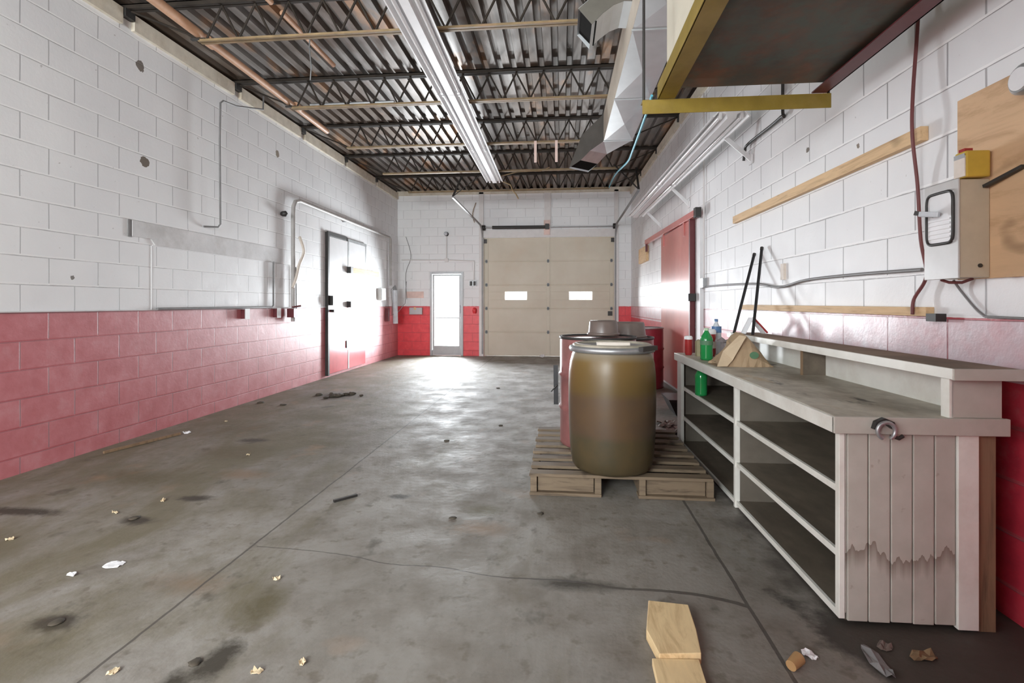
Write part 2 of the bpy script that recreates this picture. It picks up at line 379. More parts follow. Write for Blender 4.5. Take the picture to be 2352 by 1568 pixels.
M['kraft'] = plain('kraft_paper', (.42, .30, .185), .7, var=.08, scale=14, bmp=.25)
M['logo'] = plain('green_print', (.10, .22, .12), .7)
M['greenpet'] = plain('green_plastic_bottle', (.02, .26, .07), .08, var=.1)
M['greenlab'] = plain('pale_bottle_label', (.45, .62, .42), .4)
M['redplas'] = plain('dark_red_plastic', (.35, .03, .03), .25)
M['pailm'] = plain('brown_grey_pail', (.15, .115, .10), .35, var=.1)
M['bluepl'] = plain('blue_plastic', (.10, .20, .38), .2)
M['clearpl'] = plain('cloudy_plastic', (.62, .66, .70), .2)
M['cyan'] = plain('light_blue_cable', (.14, .52, .66), .4)
M['redcab'] = plain('dark_red_cable', (.17, .05, .05), .5)
M['greycab'] = plain('grey_cable', (.21, .205, .205), .5)
M['paper'] = plain('white_paper', (.84, .84, .86), .6, var=.03)
M['leaf'] = plain('dry_leaf', (.25, .17, .09), .8, var=.3)
M['leafp'] = plain('pale_wood_chip', (.68, .55, .36), .7, var=.15)
M['clod'] = plain('dark_dirt_clod', (.07, .058, .042), .9, var=.3, bmp=.4)
M['tan'] = plain('tan_label', (.74, .66, .58), .6)
M['yellowpl'] = plain('yellow_plastic', (.62, .42, .06), .35)
M['pink'] = plain('pale_pink_paper', (.78, .58, .52), .6)
M['ground'] = plain('pale_asphalt', (.75, .75, .74), .8)

# ------------------------------------------------------------------ mesh builder
class MB:
    def __init__(s): s.v = []; s.f = []; s.sm = []
    def add(s, vs, fs, smooth=False):
        o = len(s.v); s.v += [tuple(v) for v in vs]
        for f in fs: s.f.append([o + i for i in f]); s.sm.append(smooth)
        return s
    def box(s, x0, x1, y0, y1, z0, z1):
        return s.add([(x0, y0, z0), (x1, y0, z0), (x1, y1, z0), (x0, y1, z0), (x0, y0, z1), (x1, y0, z1), (x1, y1, z1), (x0, y1, z1)],
                     [(0, 3, 2, 1), (4, 5, 6, 7), (0, 1, 5, 4), (1, 2, 6, 5), (2, 3, 7, 6), (3, 0, 4, 7)])
    def hexa(s, p):
        return s.add(p, [(0, 3, 2, 1), (4, 5, 6, 7), (0, 1, 5, 4), (1, 2, 6, 5), (2, 3, 7, 6), (3, 0, 4, 7)])
    def bar(s, p, q, wd, ht, up=(0, 0, 1)):
        p = Vector(p); q = Vector(q); d = (q - p).normalized(); up = Vector(up)
        sd = d.cross(up)
        if sd.length < 1e-4: sd = d.cross(Vector((1, 0, 0)))
        sd.normalize(); u = sd.cross(d).normalized(); a = sd * wd / 2; b = u * ht / 2
        return s.hexa([p - a - b, p + a - b, q + a - b, q - a - b, p - a + b, p + a + b, q + a + b, q - a + b])
    def tube(s, pts, r, seg=10, cap=True):
        pts = [Vector(p) for p in pts]; n = len(pts); rings = []
        rr = r if isinstance(r, (list, tuple)) else [r] * n
        ref = None
        for i, p in enumerate(pts):
            d = (pts[min(i + 1, n - 1)] - pts[max(i - 1, 0)]).normalized()
            if ref is None:
                ref = d.cross(Vector((0, 0, 1)))
                if ref.length < 1e-3: ref = d.cross(Vector((1, 0, 0)))
            ref = (ref - d * ref.dot(d)).normalized(); b = d.cross(ref)
            rings.append([p + (ref * math.cos(2 * PI * k / seg) + b * math.sin(2 * PI * k / seg)) * rr[i] for k in range(seg)])
        vs = [v for ring in rings for v in ring]; fs = []
        for i in range(n - 1):
            for k in range(seg):
                k2 = (k + 1) % seg
                fs.append((i * seg + k, i * seg + k2, (i + 1) * seg + k2, (i + 1) * seg + k))
        s.add(vs, fs, True)
        if cap:
            s.add(rings[0], [tuple(range(seg))[::-1]]); s.add(rings[-1], [tuple(range(seg))])
        return s
    def lathe(s, prof, c=(0, 0, 0), seg=40, axis='z'):
        vs = []; fs = []; n = len(prof)
        for r, z in prof:
            for k in range(seg):
                a = 2 * PI * k / seg; x, y = r * math.cos(a), r * math.sin(a)
                if axis == 'z': vs.append((c[0] + x, c[1] + y, c[2] + z))
                elif axis == 'x': vs.append((c[0] + z, c[1] + x, c[2] + y))
                else: vs.append((c[0] + x, c[1] + z, c[2] + y))
        for i in range(n - 1):
            for k in range(seg):
                k2 = (k + 1) % seg
                fs.append((i * seg + k, i * seg + k2, (i + 1) * seg + k2, (i + 1) * seg + k))
        s.add(vs, fs, True)
        s.add(vs[:seg], [tuple(range(seg))[::-1]]); s.add(vs[-seg:], [tuple(range(seg))])
        return s
    def prism(s, poly, axis, a0, a1):
        def P3(p, a):
            return (a, p[0], p[1]) if axis == 'x' else (p[0], a, p[1]) if axis == 'y' else (p[0], p[1], a)
        n = len(poly)
        return s.add([P3(p, a0) for p in poly] + [P3(p, a1) for p in poly],
                     [tuple(range(n))[::-1], tuple(range(n, 2 * n))] + [(i, (i + 1) % n, n + (i + 1) % n, n + i) for i in range(n)])
    def clod(s, c, r, sq=.5, seed=0):
        rd = random.Random(seed); vs = []; fs = []; NU, NV = 9, 6
        for j in range(1, NV):
            for i in range(NU):
                t = PI * j / NV; a = 2 * PI * i / NU; k = r * rd.uniform(.7, 1.2)
                vs.append((c[0] + k * math.sin(t) * math.cos(a), c[1] + k * math.sin(t) * math.sin(a), max(.001, c[2] + k * sq * math.cos(t))))
        top = len(vs); vs.append((c[0], c[1], c[2] + r * sq)); vs.append((c[0], c[1], max(.001, c[2] - r * sq)))
        for j in range(NV - 2):
            for i in range(NU):
                i2 = (i + 1) % NU; fs.append((j * NU + i, (j + 1) * NU + i, (j + 1) * NU + i2, j * NU + i2))
        for i in range(NU):
            fs.append((top, i, (i + 1) % NU)); fs.append((top + 1, (NV - 2) * NU + (i + 1) % NU, (NV - 2) * NU + i))
        return s.add(vs, fs, True)
    def sheet(s, c, w_, d_, z0, amp, ang, seed, n=5):
        """small crumpled flake, with thickness"""
        rd = random.Random(seed); ca, sa = math.cos(ang), math.sin(ang); g = []; 
        for j in range(n):
            for i in range(n):
                u = (i / (n - 1) - .5); v = (j / (n - 1) - .5)
                e = 1 - .35 * (abs(u) * 2) ** 3 * (abs(v) * 2) ** 2
                x = u * w_ * e + rd.uniform(-.06, .06) * w_; y = v * d_ * e + rd.uniform(-.06, .06) * d_
                g.append((c[0] + x * ca - y * sa, c[1] + x * sa + y * ca, z0 + .002 + abs(rd.gauss(0, amp))))
        m = n * n; low = [(p[0], p[1], p[2] - .0018) for p in g]; fs = []
        for j in range(n - 1):
            for i in range(n - 1):
                a = j * n + i; fs.append((a, a + 1, a + n + 1, a + n)); fs.append((m + a, m + a + n, m + a + n + 1, m + a + 1))
        per = [i for i in range(n)] + [j * n + n - 1 for j in range(1, n)] + [(n - 1) * n + i for i in range(n - 2, -1, -1)] + [j * n for j in range(n - 2, 0, -1)]
        for k in range(len(per)):
            a, b2 = per[k], per[(k + 1) % len(per)]; fs.append((a, m + a, m + b2, b2))
        return s.add(g + low, fs, False)

def tagit(o, label=None, cat=None, group=None, kind=None):
    if label: o['label'] = label
    if cat: o['category'] = cat
    if group: o['group'] = group
    if kind: o['kind'] = kind
    return o
def build(name, mb, mat, parent=None, origin=(0, 0, 0), frame='W', bevel=0.0, solid=0.0):
    me = bpy.data.meshes.new(name)
    me.from_pydata([(v[0] - origin[0], v[1] - origin[1], v[2] - origin[2]) for v in mb.v], [], mb.f)
    me.polygons.foreach_set('use_smooth', mb.sm); me.materials.append(mat)
    import bmesh
    bm = bmesh.new(); bm.from_mesh(me); bmesh.ops.recalc_face_normals(bm, faces=bm.faces); bm.to_mesh(me); bm.free()
    me.update()
    o = bpy.data.objects.new(name, me); COL.objects.link(o)
    if parent is None: o.matrix_world = FR[frame] @ Matrix.Translation(origin)
    else: o.parent = parent
    if bevel:
        md = o.modifiers.new('bevel', 'BEVEL'); md.width = bevel; md.segments = 2; md.limit_method = 'ANGLE'
    return o
class Thing:
    def __init__(s, name, label, cat, origin=(0, 0, 0), frame='W', group=None, kind=None):
        s.origin = origin; s.frame = frame
        s.o = bpy.data.objects.new(name, None); s.o.empty_display_size = .1; COL.objects.link(s.o)
        s.o.matrix_world = FR[frame] @ Matrix.Translation(origin)
        tagit(s.o, label, cat, group, kind)
    def part(s, name, mb, mat, bevel=0.0, label=None, parent=None):
        p = build(name, mb, mat, parent or s.o, s.origin, bevel=bevel)
        if label: p['label'] = label
        return p
def single(name, mb, mat, label, cat, origin=None, frame='W', group=None, bevel=0.0, kind=None):
    if origin is None:
        xs = [v[0] for v in mb.v]; ys = [v[1] for v in mb.v]; zs = [v[2] for v in mb.v]
        origin = ((min(xs) + max(xs)) / 2, (min(ys) + max(ys)) / 2, min(zs))
    return tagit(build(name, mb, mat, None, origin, frame, bevel), label, cat, group, kind)
def struct(name, mb, mat, label=None, frame='W', origin=(0, 0, 0)):
    return tagit(build(name, mb, mat, None, origin, frame), label, None, None, 'structure')
def dup(root, loc_delta, label, group=None):
    r = root.copy(); COL.objects.link(r); r.location = root.location + Vector(loc_delta)
    r['label'] = label
    if group: r['group'] = group
    for ch in list(root.children):
        c = ch.copy(); COL.objects.link(c); c.parent = r
        for g in list(ch.children):
            d = g.copy(); COL.objects.link(d); d.parent = c
    return r

YF = 11.6; XL = -3.8; ZT = 3.75; YB = -3.6
# ================================================================== THE SHELL
struct('floor', MB().box(-4.1, 2.2, -3.9, 11.8, -.2, 0), M['floor'], 'worn concrete slab with a crack and saw-cut joints')
wl = MB()
wl.box(XL - .3, XL, .9, 11.9, 0, ZT).box(XL - .3, XL, -2.1, .9, 0, 1.35).box(XL - .3, XL, -2.1, .9, 3.25, ZT).box(XL - .3, XL, -3.9, -2.1, 0, ZT)  # unseen near opening added for the side fill lamp
struct('wall_left', wl, M['wallL'], 'white painted block wall with a red lower band, conduits along it')
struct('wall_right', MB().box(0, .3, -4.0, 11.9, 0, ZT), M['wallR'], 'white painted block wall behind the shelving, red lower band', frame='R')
wf = MB()
DX0, DX1, DZ = -3.028, -2.252, 1.925; GX0, GX1, GZ = -1.775, 1.17, 2.70
for a in ((XL - .1, DX0, 0, ZT + .02), (DX0, DX1, DZ, ZT + .02), (DX1, GX0, 0, ZT + .02), (GX0, GX1, GZ, ZT + .02), (GX1, 1.75, 0, ZT + .02)):
    wf.box(a[0], a[1], YF, YF + .22, a[2], a[3])
struct('wall_far', wf, M['wallF'], 'far block wall around the glass door and the overhead door')
wb = MB().box(-4.1, -3.6, -3.8, -3.6, 0, ZT).box(-3.6, -.6, -3.8, -3.6, 3.6, ZT).box(-.6, 2.2, -3.8, -3.6, 0, ZT)
struct('wall_back', wb, M['wallF'], 'block wall behind the camera with a wide opening added for fill light')
struct('light_blocker_wall', MB().box(-.45, 1.9, -.55, -.35, 0, ZT), M['wallF'], 'unseen wall added beside the camera to block rear light')  # added out of view to keep rear fill off the right corner
# corrugated steel roof deck: one continuous folded sheet under a slab
dk = MB(); prof = []
x = -4.15; per = .1525
while x < 2.25:
    prof += [(x, 3.802), (x + .080, 3.802), (x + .092, 3.858), (x + .140, 3.858)]; x += per
vs = []; fs = []
for i, (px, pz) in enumerate(prof): vs += [(px, -4.0, pz), (px, 11.85, pz)]
for i in range(len(prof) - 1): fs.append((2 * i, 2 * i + 2, 2 * i + 3, 2 * i + 1))
top = len(vs); vs += [(prof[0][0], -4.0, 4.0), (prof[0][0], 11.85, 4.0), (prof[-1][0], -4.0, 4.0), (prof[-1][0], 11.85, 4.0)]
fs.append((top, top + 1, top + 3, top + 2)); dk.add(vs, fs)
struct('ceiling', dk, M['deck'], 'corrugated steel roof deck, grey with rust patches')
# closing strips above the walls (dark gap over the wall heads)
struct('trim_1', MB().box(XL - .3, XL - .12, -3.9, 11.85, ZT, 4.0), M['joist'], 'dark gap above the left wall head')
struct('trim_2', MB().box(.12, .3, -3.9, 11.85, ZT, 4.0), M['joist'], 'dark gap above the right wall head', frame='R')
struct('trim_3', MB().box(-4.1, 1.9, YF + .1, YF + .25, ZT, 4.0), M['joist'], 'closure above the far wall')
# cream cap along the wall heads, cut at every joist seat
JY = [1.1, 2.62, 4.13, 5.645, 7.165, 8.655, 10.14]
cap = MB(); capR = MB(); ys = [-1.0] + JY + [YF]
for a, b in zip(ys[:-1], ys[1:]):
    cap.box(XL - .1, XL + .035, a + .06, b - .06, 3.615, 3.755)
    capR.box(-.035, .1, a + .06, b - .06, 3.63, 3.755)
struct('trim_4', cap, M['cream'], 'cream cap strip along the head of the left wall')
struct('trim_5', capR, M['cream'], 'cream cap strip along the head of the right wall', frame='R')
# lintel and infilled opening in the left wall
struct('trim_6', MB().prism([(4.19, 1.94), (6.62, 1.94), (6.60, 1.745), (4.45, 1.745), (4.40, 1.80), (4.19, 1.80)], 'x', XL, XL + .012), M['conc'], 'rough concrete lintel band in the left wall')
struct('trim_14', MB().box(XL, XL + .004, 4.41, 4.42, 1.146, 1.74).box(XL, XL + .004, 4.425, 6.38, 1.735, 1.748), M['white'], 'plaster ridge at the edge of the infilled opening')
struct('trim_15', MB().box(XL, XL + .008, 4.15, 4.19, 1.79, 1.945), M['greycab'], 'dark notch at the near end of the lintel')
struct('trim_7', MB().box(XL, XL + .02, -1, 11.6, 1.138, 1.146), M['conc'], 'thin ledge where white paint meets red on the left wall')
struct('trim_13', MB().box(XL, 1.55, YF - .05, YF, 3.70, 3.80), M['cream'], 'cream closure strip along the head of the far wall')
struct('ground_outside', MB().box(-30, 30, 12.0, 60, -.25, -.05), M['ground'], 'pale yard beyond the doors')

# ------------------------------------------------------------------ glass entrance door
t = Thing('door_1', 'grey aluminium glass door standing in the far wall', None, (-2.64, YF, 0), kind='structure')
fr = MB(); y0, y1 = YF - .02, YF + .06
fr.box(DX0, DX0 + .05, y0, y1, 0, DZ).box(DX1 - .05, DX1, y0, y1, 0, DZ).box(DX0 + .05, DX1 - .05, y0, y1, DZ - .045, DZ)
t.part('door_frame', fr, M['alu'], .003)
lf = MB(); a, b_ = DX0 + .055, DX1 - .055; y2, y3 = YF + .0, YF + .045
lf.box(a, a + .045, y2, y3, .01, DZ - .05).box(b_ - .045, b_, y2, y3, .01, DZ - .05).box(a + .045, b_ - .045, y2, y3, .01, .23).box(a + .045, b_ - .045, y2, y3, 1.835, DZ - .05)
lf.box(a + .045, b_ - .045, y2, y3, .86, .885).box(a + .045, b_ - .045, y2, y3, 1.045, 1.06)
leaf = t.part('door_leaf', lf, M['alu'], .002)
t.part('glass_pane', MB().box(a + .045, b_ - .045, YF + .018, YF + .024, .23, 1.835), M['glass'], parent=leaf)
hb = MB().tube([(a + .03, YF - .03, 1.05), (b_ - .03, YF - .03, 1.05)], .009).tube([(b_ - .02, YF - .035, .98), (b_ - .02, YF - .035, 1.16)], .013)
hb.box(b_ - .045, b_ - .005, YF - .03, YF, .84, .89)
t.part('push_bar', hb, M['steel'], parent=leaf, label='steel push bar and lever')

# ------------------------------------------------------------------ sectional overhead door
t = Thing('door_2', 'cream sectional overhead door with two small windows', None, (-.3, YF, 0), kind='structure')
gx0, gx1 = -1.775, 1.17; sh = 2.69 / 5; wins = [(-1.285, -.79), (.17, .68)]
for i in range(5):
    z0 = .012 + i * sh; z1 = z0 + sh; sb = MB(); ya, yb = YF + .03, YF + .075
    if i == 2:
        wz0, wz1 = 1.288, 1.468; xs = [gx0] + [v for w_ in wins for v in w_] + [gx1]
        sb.box(gx0, gx1, ya, yb, z0, wz0).box(gx0, gx1, ya, yb, wz1, z1)
        for k in (0, 2, 4): sb.box(xs[k], xs[k + 1], ya, yb, wz0, wz1)
    else: sb.box(gx0, gx1, ya, yb, z0, z1)
    for xx in (gx0 + .02, -.345, gx1 - .10): sb.box(xx, xx + .08, ya - .012, ya, z0, z1)     # stiles
    sb.box(gx0, gx1, ya - .006, ya, z0 + .006, z0 + .03).box(gx0, gx1, ya - .006, ya, z1 - .03, z1 - .006)
    sec = t.part('door_section', sb, M['door'], .003)
    if i == 2: winsec = sec
for w_ in wins:
    t.part('window_pane', MB().box(w_[0], w_[1], YF + .05, YF + .056, 1.288, 1.468), M['glass'], parent=winsec)
for i in range(1, 5):
    for xx in (gx0 + .06, -.305, gx1 - .06):
        z = .012 + i * sh
        t.part('hinge', MB().box(xx - .022, xx + .022, YF + .004, YF + .02, z - .035, z + .038).tube([(xx - .028, YF, z), (xx + .028, YF, z)], .010, 8), plain('hinge_grey', (.16, .17, .18), .5, .3))
for xx in (gx0 + .03, gx1 - .03):
    t.part('top_bracket', MB().box(xx - .04, xx + .04, YF - .02, YF + .02, 2.58, 2.67), M['dark'])
t.part('pull_handle', MB().box(gx1 - .14, gx1 - .04, YF - .0, YF + .02, .93, 1.03), M['dark'])
hd = MB().box(GX0 - .02, GX1 + .02, YF - .03, YF, 2.71, 2.80).box(GX0 - .02, GX1 + .02, YF - .02, YF, 2.80, 2.88)
struct('trim_8', hd, M['postw'], 'header boards above the overhead door')
struct('trim_9', MB().box(-1.877, -1.775, YF - .05, YF, 0, 3.74), M['postw'], 'white post left of the overhead door')
struct('trim_10', MB().box(1.17, 1.26, YF - .05, YF, 0, 3.74), M['postw'], 'white post right of the overhead door')
struct('trim_11', MB().box(-.39, -.24, YF - .045, YF, 2.88, 3.74), M['postw'], 'white spring support post above the overhead door')

t = Thing('door_spring_shaft', 'dark torsion spring on a steel shaft above the overhead door', 'spring', (-.3, 11.5, 2.92))
t.part('shaft', MB().tube([(gx0 - .02, 11.5, 2.925), (gx1 + .03, 11.5, 2.915)], .012), M['steel'])
t.part('spring', MB().tube([(-1.566, 11.5, 2.925), (-.36, 11.5, 2.92)], .036, 14), M['dark'])
t.part('bearing_plate', MB().box(-.37, -.28, 11.47, 11.55, 2.87, 2.99), M['dark'])
for xx in (gx0 + .01, gx1 + .0): t.part('cable_drum', MB().lathe([(.03, -.04), (.06, -.035), (.06, .035), (.03, .04)], (xx, 11.5, 2.92), 16, 'x'), M['dark'])
t.part('support_pad', MB().box(-.40, -.26, 11.54, 11.56, 2.75, 3.08), M['pink'])

def track(xx, yend, label, ends):
    t = Thing('door_track', label, 'door track', (xx, YF, 0), group='overhead door tracks')
    pts = [(xx, YF - .04, .05), (xx, YF - .04, 2.62)]
    for k in range(1, 7):
        a = PI / 2 * k / 6; pts.append((xx, YF - .04 - .33 * (1 - math.cos(a)), 2.62 + .33 * math.sin(a)))
    pts.append((xx, yend, 2.965))
    tb = MB()
    for p, q in zip(pts[:-1], pts[1:]): tb.bar(p, q, .034, .022, (0, 1, .3))
    t.part('rail', tb, plain('dull_track_steel', (.30, .30, .30), .65, .2))
    for e in ends: t.part('hanger_strut', MB().bar((xx, yend + .02, 2.98), e, .032, .012), M['dark'], label=None)
    return t
track(-1.80, 8.35, 'steel overhead door track on the left with dark hanger struts', [(-1.75, 8.9, 3.45), (-1.30, 8.66, 3.46)])
track(1.195, 8.1, 'steel overhead door track on the right by the wall fixture', [(.85, 8.45, 3.46), (1.23, 8.66, 3.46)])

# ------------------------------------------------------------------ left steel doors and bars
t = Thing('door_3', 'glossy white-over-red steel double door in the left wall', None, (XL, 8.75, 0), kind='structure')
def dleaf(y0, y1):
    t.part('door_leaf', MB().box(XL + .005, XL + .03, y0, y1, 1.142, 2.30), MATS.setdefault('leafw', plain('door_white_gloss', (.80, .80, .81), .32, var=.03)), .003)
    t.part('door_leaf', MB().box(XL + .005, XL + .03, y0, y1, .05, 1.142), MATS.setdefault('leafr', plain('door_red_gloss', (.62, .06, .08), .25, var=.08)), .003, label='red lower half of the leaf')
dleaf(7.99, 8.74); dleaf(8.79, 9.55)
t.part('door_frame', MB().box(XL, XL + .05, 7.93, 7.985, .03, 2.36).box(XL, XL + .02, 7.985, 8.75, 2.31, 2.38), M['dark'], .003, label='dark jamb')
t.part('door_frame', MB().box(XL, XL + .035, 8.755, 9.60, 2.30, 2.35).box(XL, XL + .03, 9.56, 9.60, 1.2, 2.30).box(XL, XL + .035, 8.745, 8.785, .05, 2.30), M['steel'])
t.part('latch', MB().box(XL + .03, XL + .10, 8.0, 8.10, 1.17, 1.33).tube([(XL + .03, 8.06, 1.08), (XL + .10, 8.06, 1.08)], .025, 10), M['dark'])
t.part('hinge', MB().box(XL + .03, XL + .045, 8.66, 8.76, .42, .55), M['dark'])
for z, n_ in ((1.80, 'upper'), (1.19, 'lower')):
    single('barring_plank', MB().box(XL + .045, XL + .085, 8.80, 10.14, z - .045, z + .04), M['pine'], f'pine plank barring the left wall door, {n_} of the two', 'plank', group='planks barring the left door', bevel=.003)
    single('plank_bracket', MB().box(XL + .03, XL + .105, 8.70, 8.80, z - .06, z + .05), M['dark'], f'dark steel bracket holding the {n_} plank of the left wall door', 'bracket', group='brackets of the barring planks')

# ------------------------------------------------------------------ red sliding door on the right wall
t = Thing('door_4', 'tall faded red sliding door hung on the right wall', None, (0, 7.1, 0), 'R', kind='structure')
t.part('door_panel', MB().box(-.085, -.045, 6.36, 8.02, .06, 2.21), M['rreddoor'], .004)
tr = MB().bar((-.09, 6.02, 2.245), (-.09, 9.25, 2.285), .05, .075); t.part('track_rail', tr, M['rreddoor'], .003)
t.part('door_edge', MB().box(-.10, -.04, 6.315, 6.36, .05, 2.21), M['dred'], label='dark red leading edge')
t.part('track_end', MB().box(-.115, -.05, 6.01, 6.10, 2.19, 2.30), M['dark'])
t.part('track_end', MB().box(-.10, -.07, 9.22, 9.28, 2.12, 2.28), M['dred'])
for y in (6.6, 7.8): t.part('hanger', MB().box(-.10, -.085, y, y + .06, 2.05, 2.26), M['rreddoor'])
t.part('latch', MB().box(-.13, -.04, 6.26, 6.34, 1.23, 1.32), M['dark'])
struct('trim_12', MB().box(-.04, 0, 6.10, 6.29, 0, 2.2), M['white'], 'white jamb beside the red sliding door', frame='R')
struct('baseboard_right', MB().box(-.035, 0, 6.1, 11.3, 0, .05), M['conc'], 'concrete kerb at the foot of the right wall', frame='R')
single('wood_block', MB().box(-.05, 0, 9.5, 10.3, 1.98, 2.26), M['pine'], 'orange wooden block fixed to the wall at the red track end', 'wood block', frame='R', bevel=.003)

# ------------------------------------------------------------------ roof joists
place = ['nearest to the camera, above the orange pipe joint', 'second from the camera', 'third from the camera', 'fourth from the camera', 'farthest, just before the far wall']
for k, jy in enumerate(JY[2:]):
    t = Thing('roof_joist', f'dark open-web steel roof joist, {place[k]}', 'roof joist', (-1, jy, 3.45), group='open-web roof joists')
    xr = R0 - .017 * jy + .08
    tc = MB(); z = 3.765
    tc.box(XL - .1, xr, jy - .035, jy - .006, z - .006, z + .034).box(XL - .1, xr, jy + .006, jy + .035, z - .006, z + .034)
    tc.box(XL - .1, xr, jy - .035, jy + .035, z + .026, z + .034)
    t.part('top_chord', tc, M['joist'])
    bx0, bx1 = -3.10, xr - .72
    bc = MB().box(bx0, bx1, jy - .032, jy - .006, 3.445, 3.452).box(bx0, bx1, jy + .006, jy + .032, 3.445, 3.452)
    bc.box(bx0, bx1, jy - .011, jy - .006, 3.45, 3.475).box(bx0, bx1, jy + .006, jy + .011, 3.45, 3.475)
    t.part('bottom_chord', bc, M['chord'])
    wb_ = MB(); xx = bx0 + .05; pts = [(XL + .06, jy, 3.75), (bx0 + .05, jy, 3.46)]
    while xx + .30 < bx1:
        pts += [(xx + .15, jy, 3.755), (xx + .30, jy, 3.46)]; xx += .30
    for p, q in zip(pts[:-1], pts[1:]): wb_.tube([p, q], .0100, 6)
    wb_.tube([pts[-1], (xr - .10, jy, 3.75)], .0085, 6)
    t.part('web', wb_, M['joist'])
    for sx in (XL - .05, ):
        t.part('joist_seat', MB().box(sx, sx + .10, jy - .05, jy + .05, 3.69, 3.76), M['dark'])
    t.part('joist_seat', MB().box(xr - .12, xr - .02, jy - .05, jy + .05, 3.69, 3.76), M['dark'])

# ------------------------------------------------------------------ orange pipes
t = Thing('ceiling_pipe', 'long orange pipe running along the left side under the deck', 'pipe', (-3.12, 5, 3.5))
t.part('pipe', MB().tube([(-3.10, 3.0, 3.53), (-3.12, 4.14, 3.53)], .040, 14).tube([(-3.12, 4.14, 3.53), (-3.16, 6.65, 3.53)], .035, 14), M['copper'])
for y in (4.24, 5.75): t.part('coupling', MB().tube([(-3.125, y, 3.53), (-3.125, y + .09, 3.53)], .046, 14), M['copper'])
for y in (4.14, 5.66): t.part('pipe_clamp', MB().box(-3.19, -3.06, y - .012, y + .012, 3.475, 3.49), M['dark'])
t = Thing('ceiling_pipe', 'short thin orange pipe between the long pipe and the central light row', 'pipe', (-2.42, 4.5, 3.7))
t.part('pipe', MB().tube([(-2.42, 3.0, 3.71), (-2.41, 4.05, 3.71)], .024, 12).tube([(-2.41, 4.22, 3.72), (-2.40, 5.2, 3.72)], .024, 12), M['copper'])

# ------------------------------------------------------------------ fluorescent fixtures
def fixture(y0, y1, xa, xb, z, label, group, hang, tilt=None):
    """xa,xb = centre x at y0,y1"""
    cx, cy = (xa + xb) / 2, (y0 + y1) / 2
    t = Thing('light_fixture', label, 'light fixture', (cx, cy, z), group=group)
    W = .148; rot = math.atan2(xb - xa, y1 - y0)
    def T(mb):
        c_, s_ = math.cos(rot), math.sin(rot)
        mb.v = [(cx + (v[0] - cx) * c_ + (v[1] - cy) * s_, cy - (v[0] - cx) * s_ + (v[1] - cy) * c_, v[2]) for v in mb.v]
        return mb
    q = [(cx - W, z + .0), (cx - W + .012, z), (cx - .095, z + .045), (cx - .042, z + .02), (cx - .035, z - .012), (cx + .035, z - .012), (cx + .042, z + .02), (cx + .095, z + .045),
         (cx + W - .012, z), (cx + W, z), (cx + W, z + .008), (cx + .095, z + .056), (cx + .045, z + .06), (cx + .045, z + .09), (cx - .045, z + .09), (cx - .045, z + .06), (cx - .095, z + .056), (cx - W, z + .008)]
    t.part('reflector', T(MB().prism(q, 'y', y0 + .006, y1 - .006)), M['white'])
    for s_ in (-1, 1):
        t.part('tube', T(MB().tube([(cx + s_ * .085, y0 + .05, z + .012), (cx + s_ * .085, y1 - .05, z + .012)], .0165, 12)), MATS.setdefault('tubew', plain('tube_glass', (.88, .89, .90), .12, var=.01)))
    for yy in (y0 + .03, y1 - .03):
        for s_ in (-1, 1):
            t.part('lamp_holder', T(MB().box(cx + s_ * .085 - .012, cx + s_ * .085 + .012, yy - .012, yy + .012, z - .012, z + .045)), M['white'])
    for h in hang: t.part('hanger_wire', MB().tube([h[0], h[1]], .004, 6), M['dark'])
    return t
FZ = 3.355; fy = [2.76, 5.18, 7.11, 9.04]; fx = lambda y: -1.105 - .0125 * (y - 2.76)
nm = ['nearest to the camera', 'in the middle of the row', 'at the far end of the row']
for i in range(3):
    h = [((fx(jy), jy, FZ + .08), (fx(jy), jy, 3.45)) for jy in JY if fy[i] < jy < fy[i + 1]]
    fixture(fy[i], fy[i + 1], fx(fy[i]), fx(fy[i + 1]), FZ, f'white two-tube light fixture of the central ceiling row, {nm[i]}', 'central row of light fixtures', h)
rf = [4.25, 6.65, 9.05]; rx = lambda y: 1.36 - .020 * (y - 4.25)
for i, n_ in enumerate(('near one below the yellow crossbeam', 'far one towards the overhead door')):
    t = fixture(rf[i], rf[i + 1], rx(rf[i]), rx(rf[i + 1]), 2.70, f'white two-tube light fixture along the right wall, {n_}', 'right wall light fixtures', [])
    for yy in ((4.80,), (6.85, 8.6))[i]:
        xw = R0 - .017 * yy
        t.part('wall_bracket', MB().bar((rx(yy) + .13, yy, 2.70), (xw, yy - .14, 2.46), .04, .008, (0, 1, 0)).box(xw - .012, xw - .0, yy - .18, yy - .10, 2.42, 2.50), M['white'])

# ------------------------------------------------------------------ hung heater housing on its frame
t = Thing('hung_equipment_box', 'beige box hung from the deck on a yellow angle frame, rusty underside', 'hung box', (1.0, 2.0, 2.3))
t.part('housing', MB().box(.585, 1.40, .7, 2.93, 2.44, 3.40), M['beige'], .006)
t.part('bottom_plate', MB().box(.60, 1.46, .6, 2.955, 2.412, 2.44), M['rust'], label='rust-mottled dark plate')
t.part('frame_rail', MB().box(.555, .65, .6, 3.03, 2.383, 2.39).box(.552, .559, .6, 3.03, 2.383, 2.465), M['yellow'], label='yellow left rail')
t.part('frame_rail', MB().box(1.40, 1.485, .6, 3.03, 2.383, 2.39).box(1.478, 1.485, .6, 3.03, 2.383, 2.45), M['dred'], label='dark red right rail')
t.part('crossbeam', MB().box(.467, 1.507, 3.03, 3.037, 2.300, 2.382).box(.467, 1.507, 3.037, 3.10, 2.375, 2.382), M['yellow'], .002)
t.part('hanger_rod', MB().tube([(.478, 3.05, 2.38), (.478, 3.05, 3.8)], .008, 8), M['dark'])
t.part('hanger_rod', MB().tube([(1.50, 3.05, 2.38), (1.50, 3.05, 3.8)], .008, 8), M['dark'])

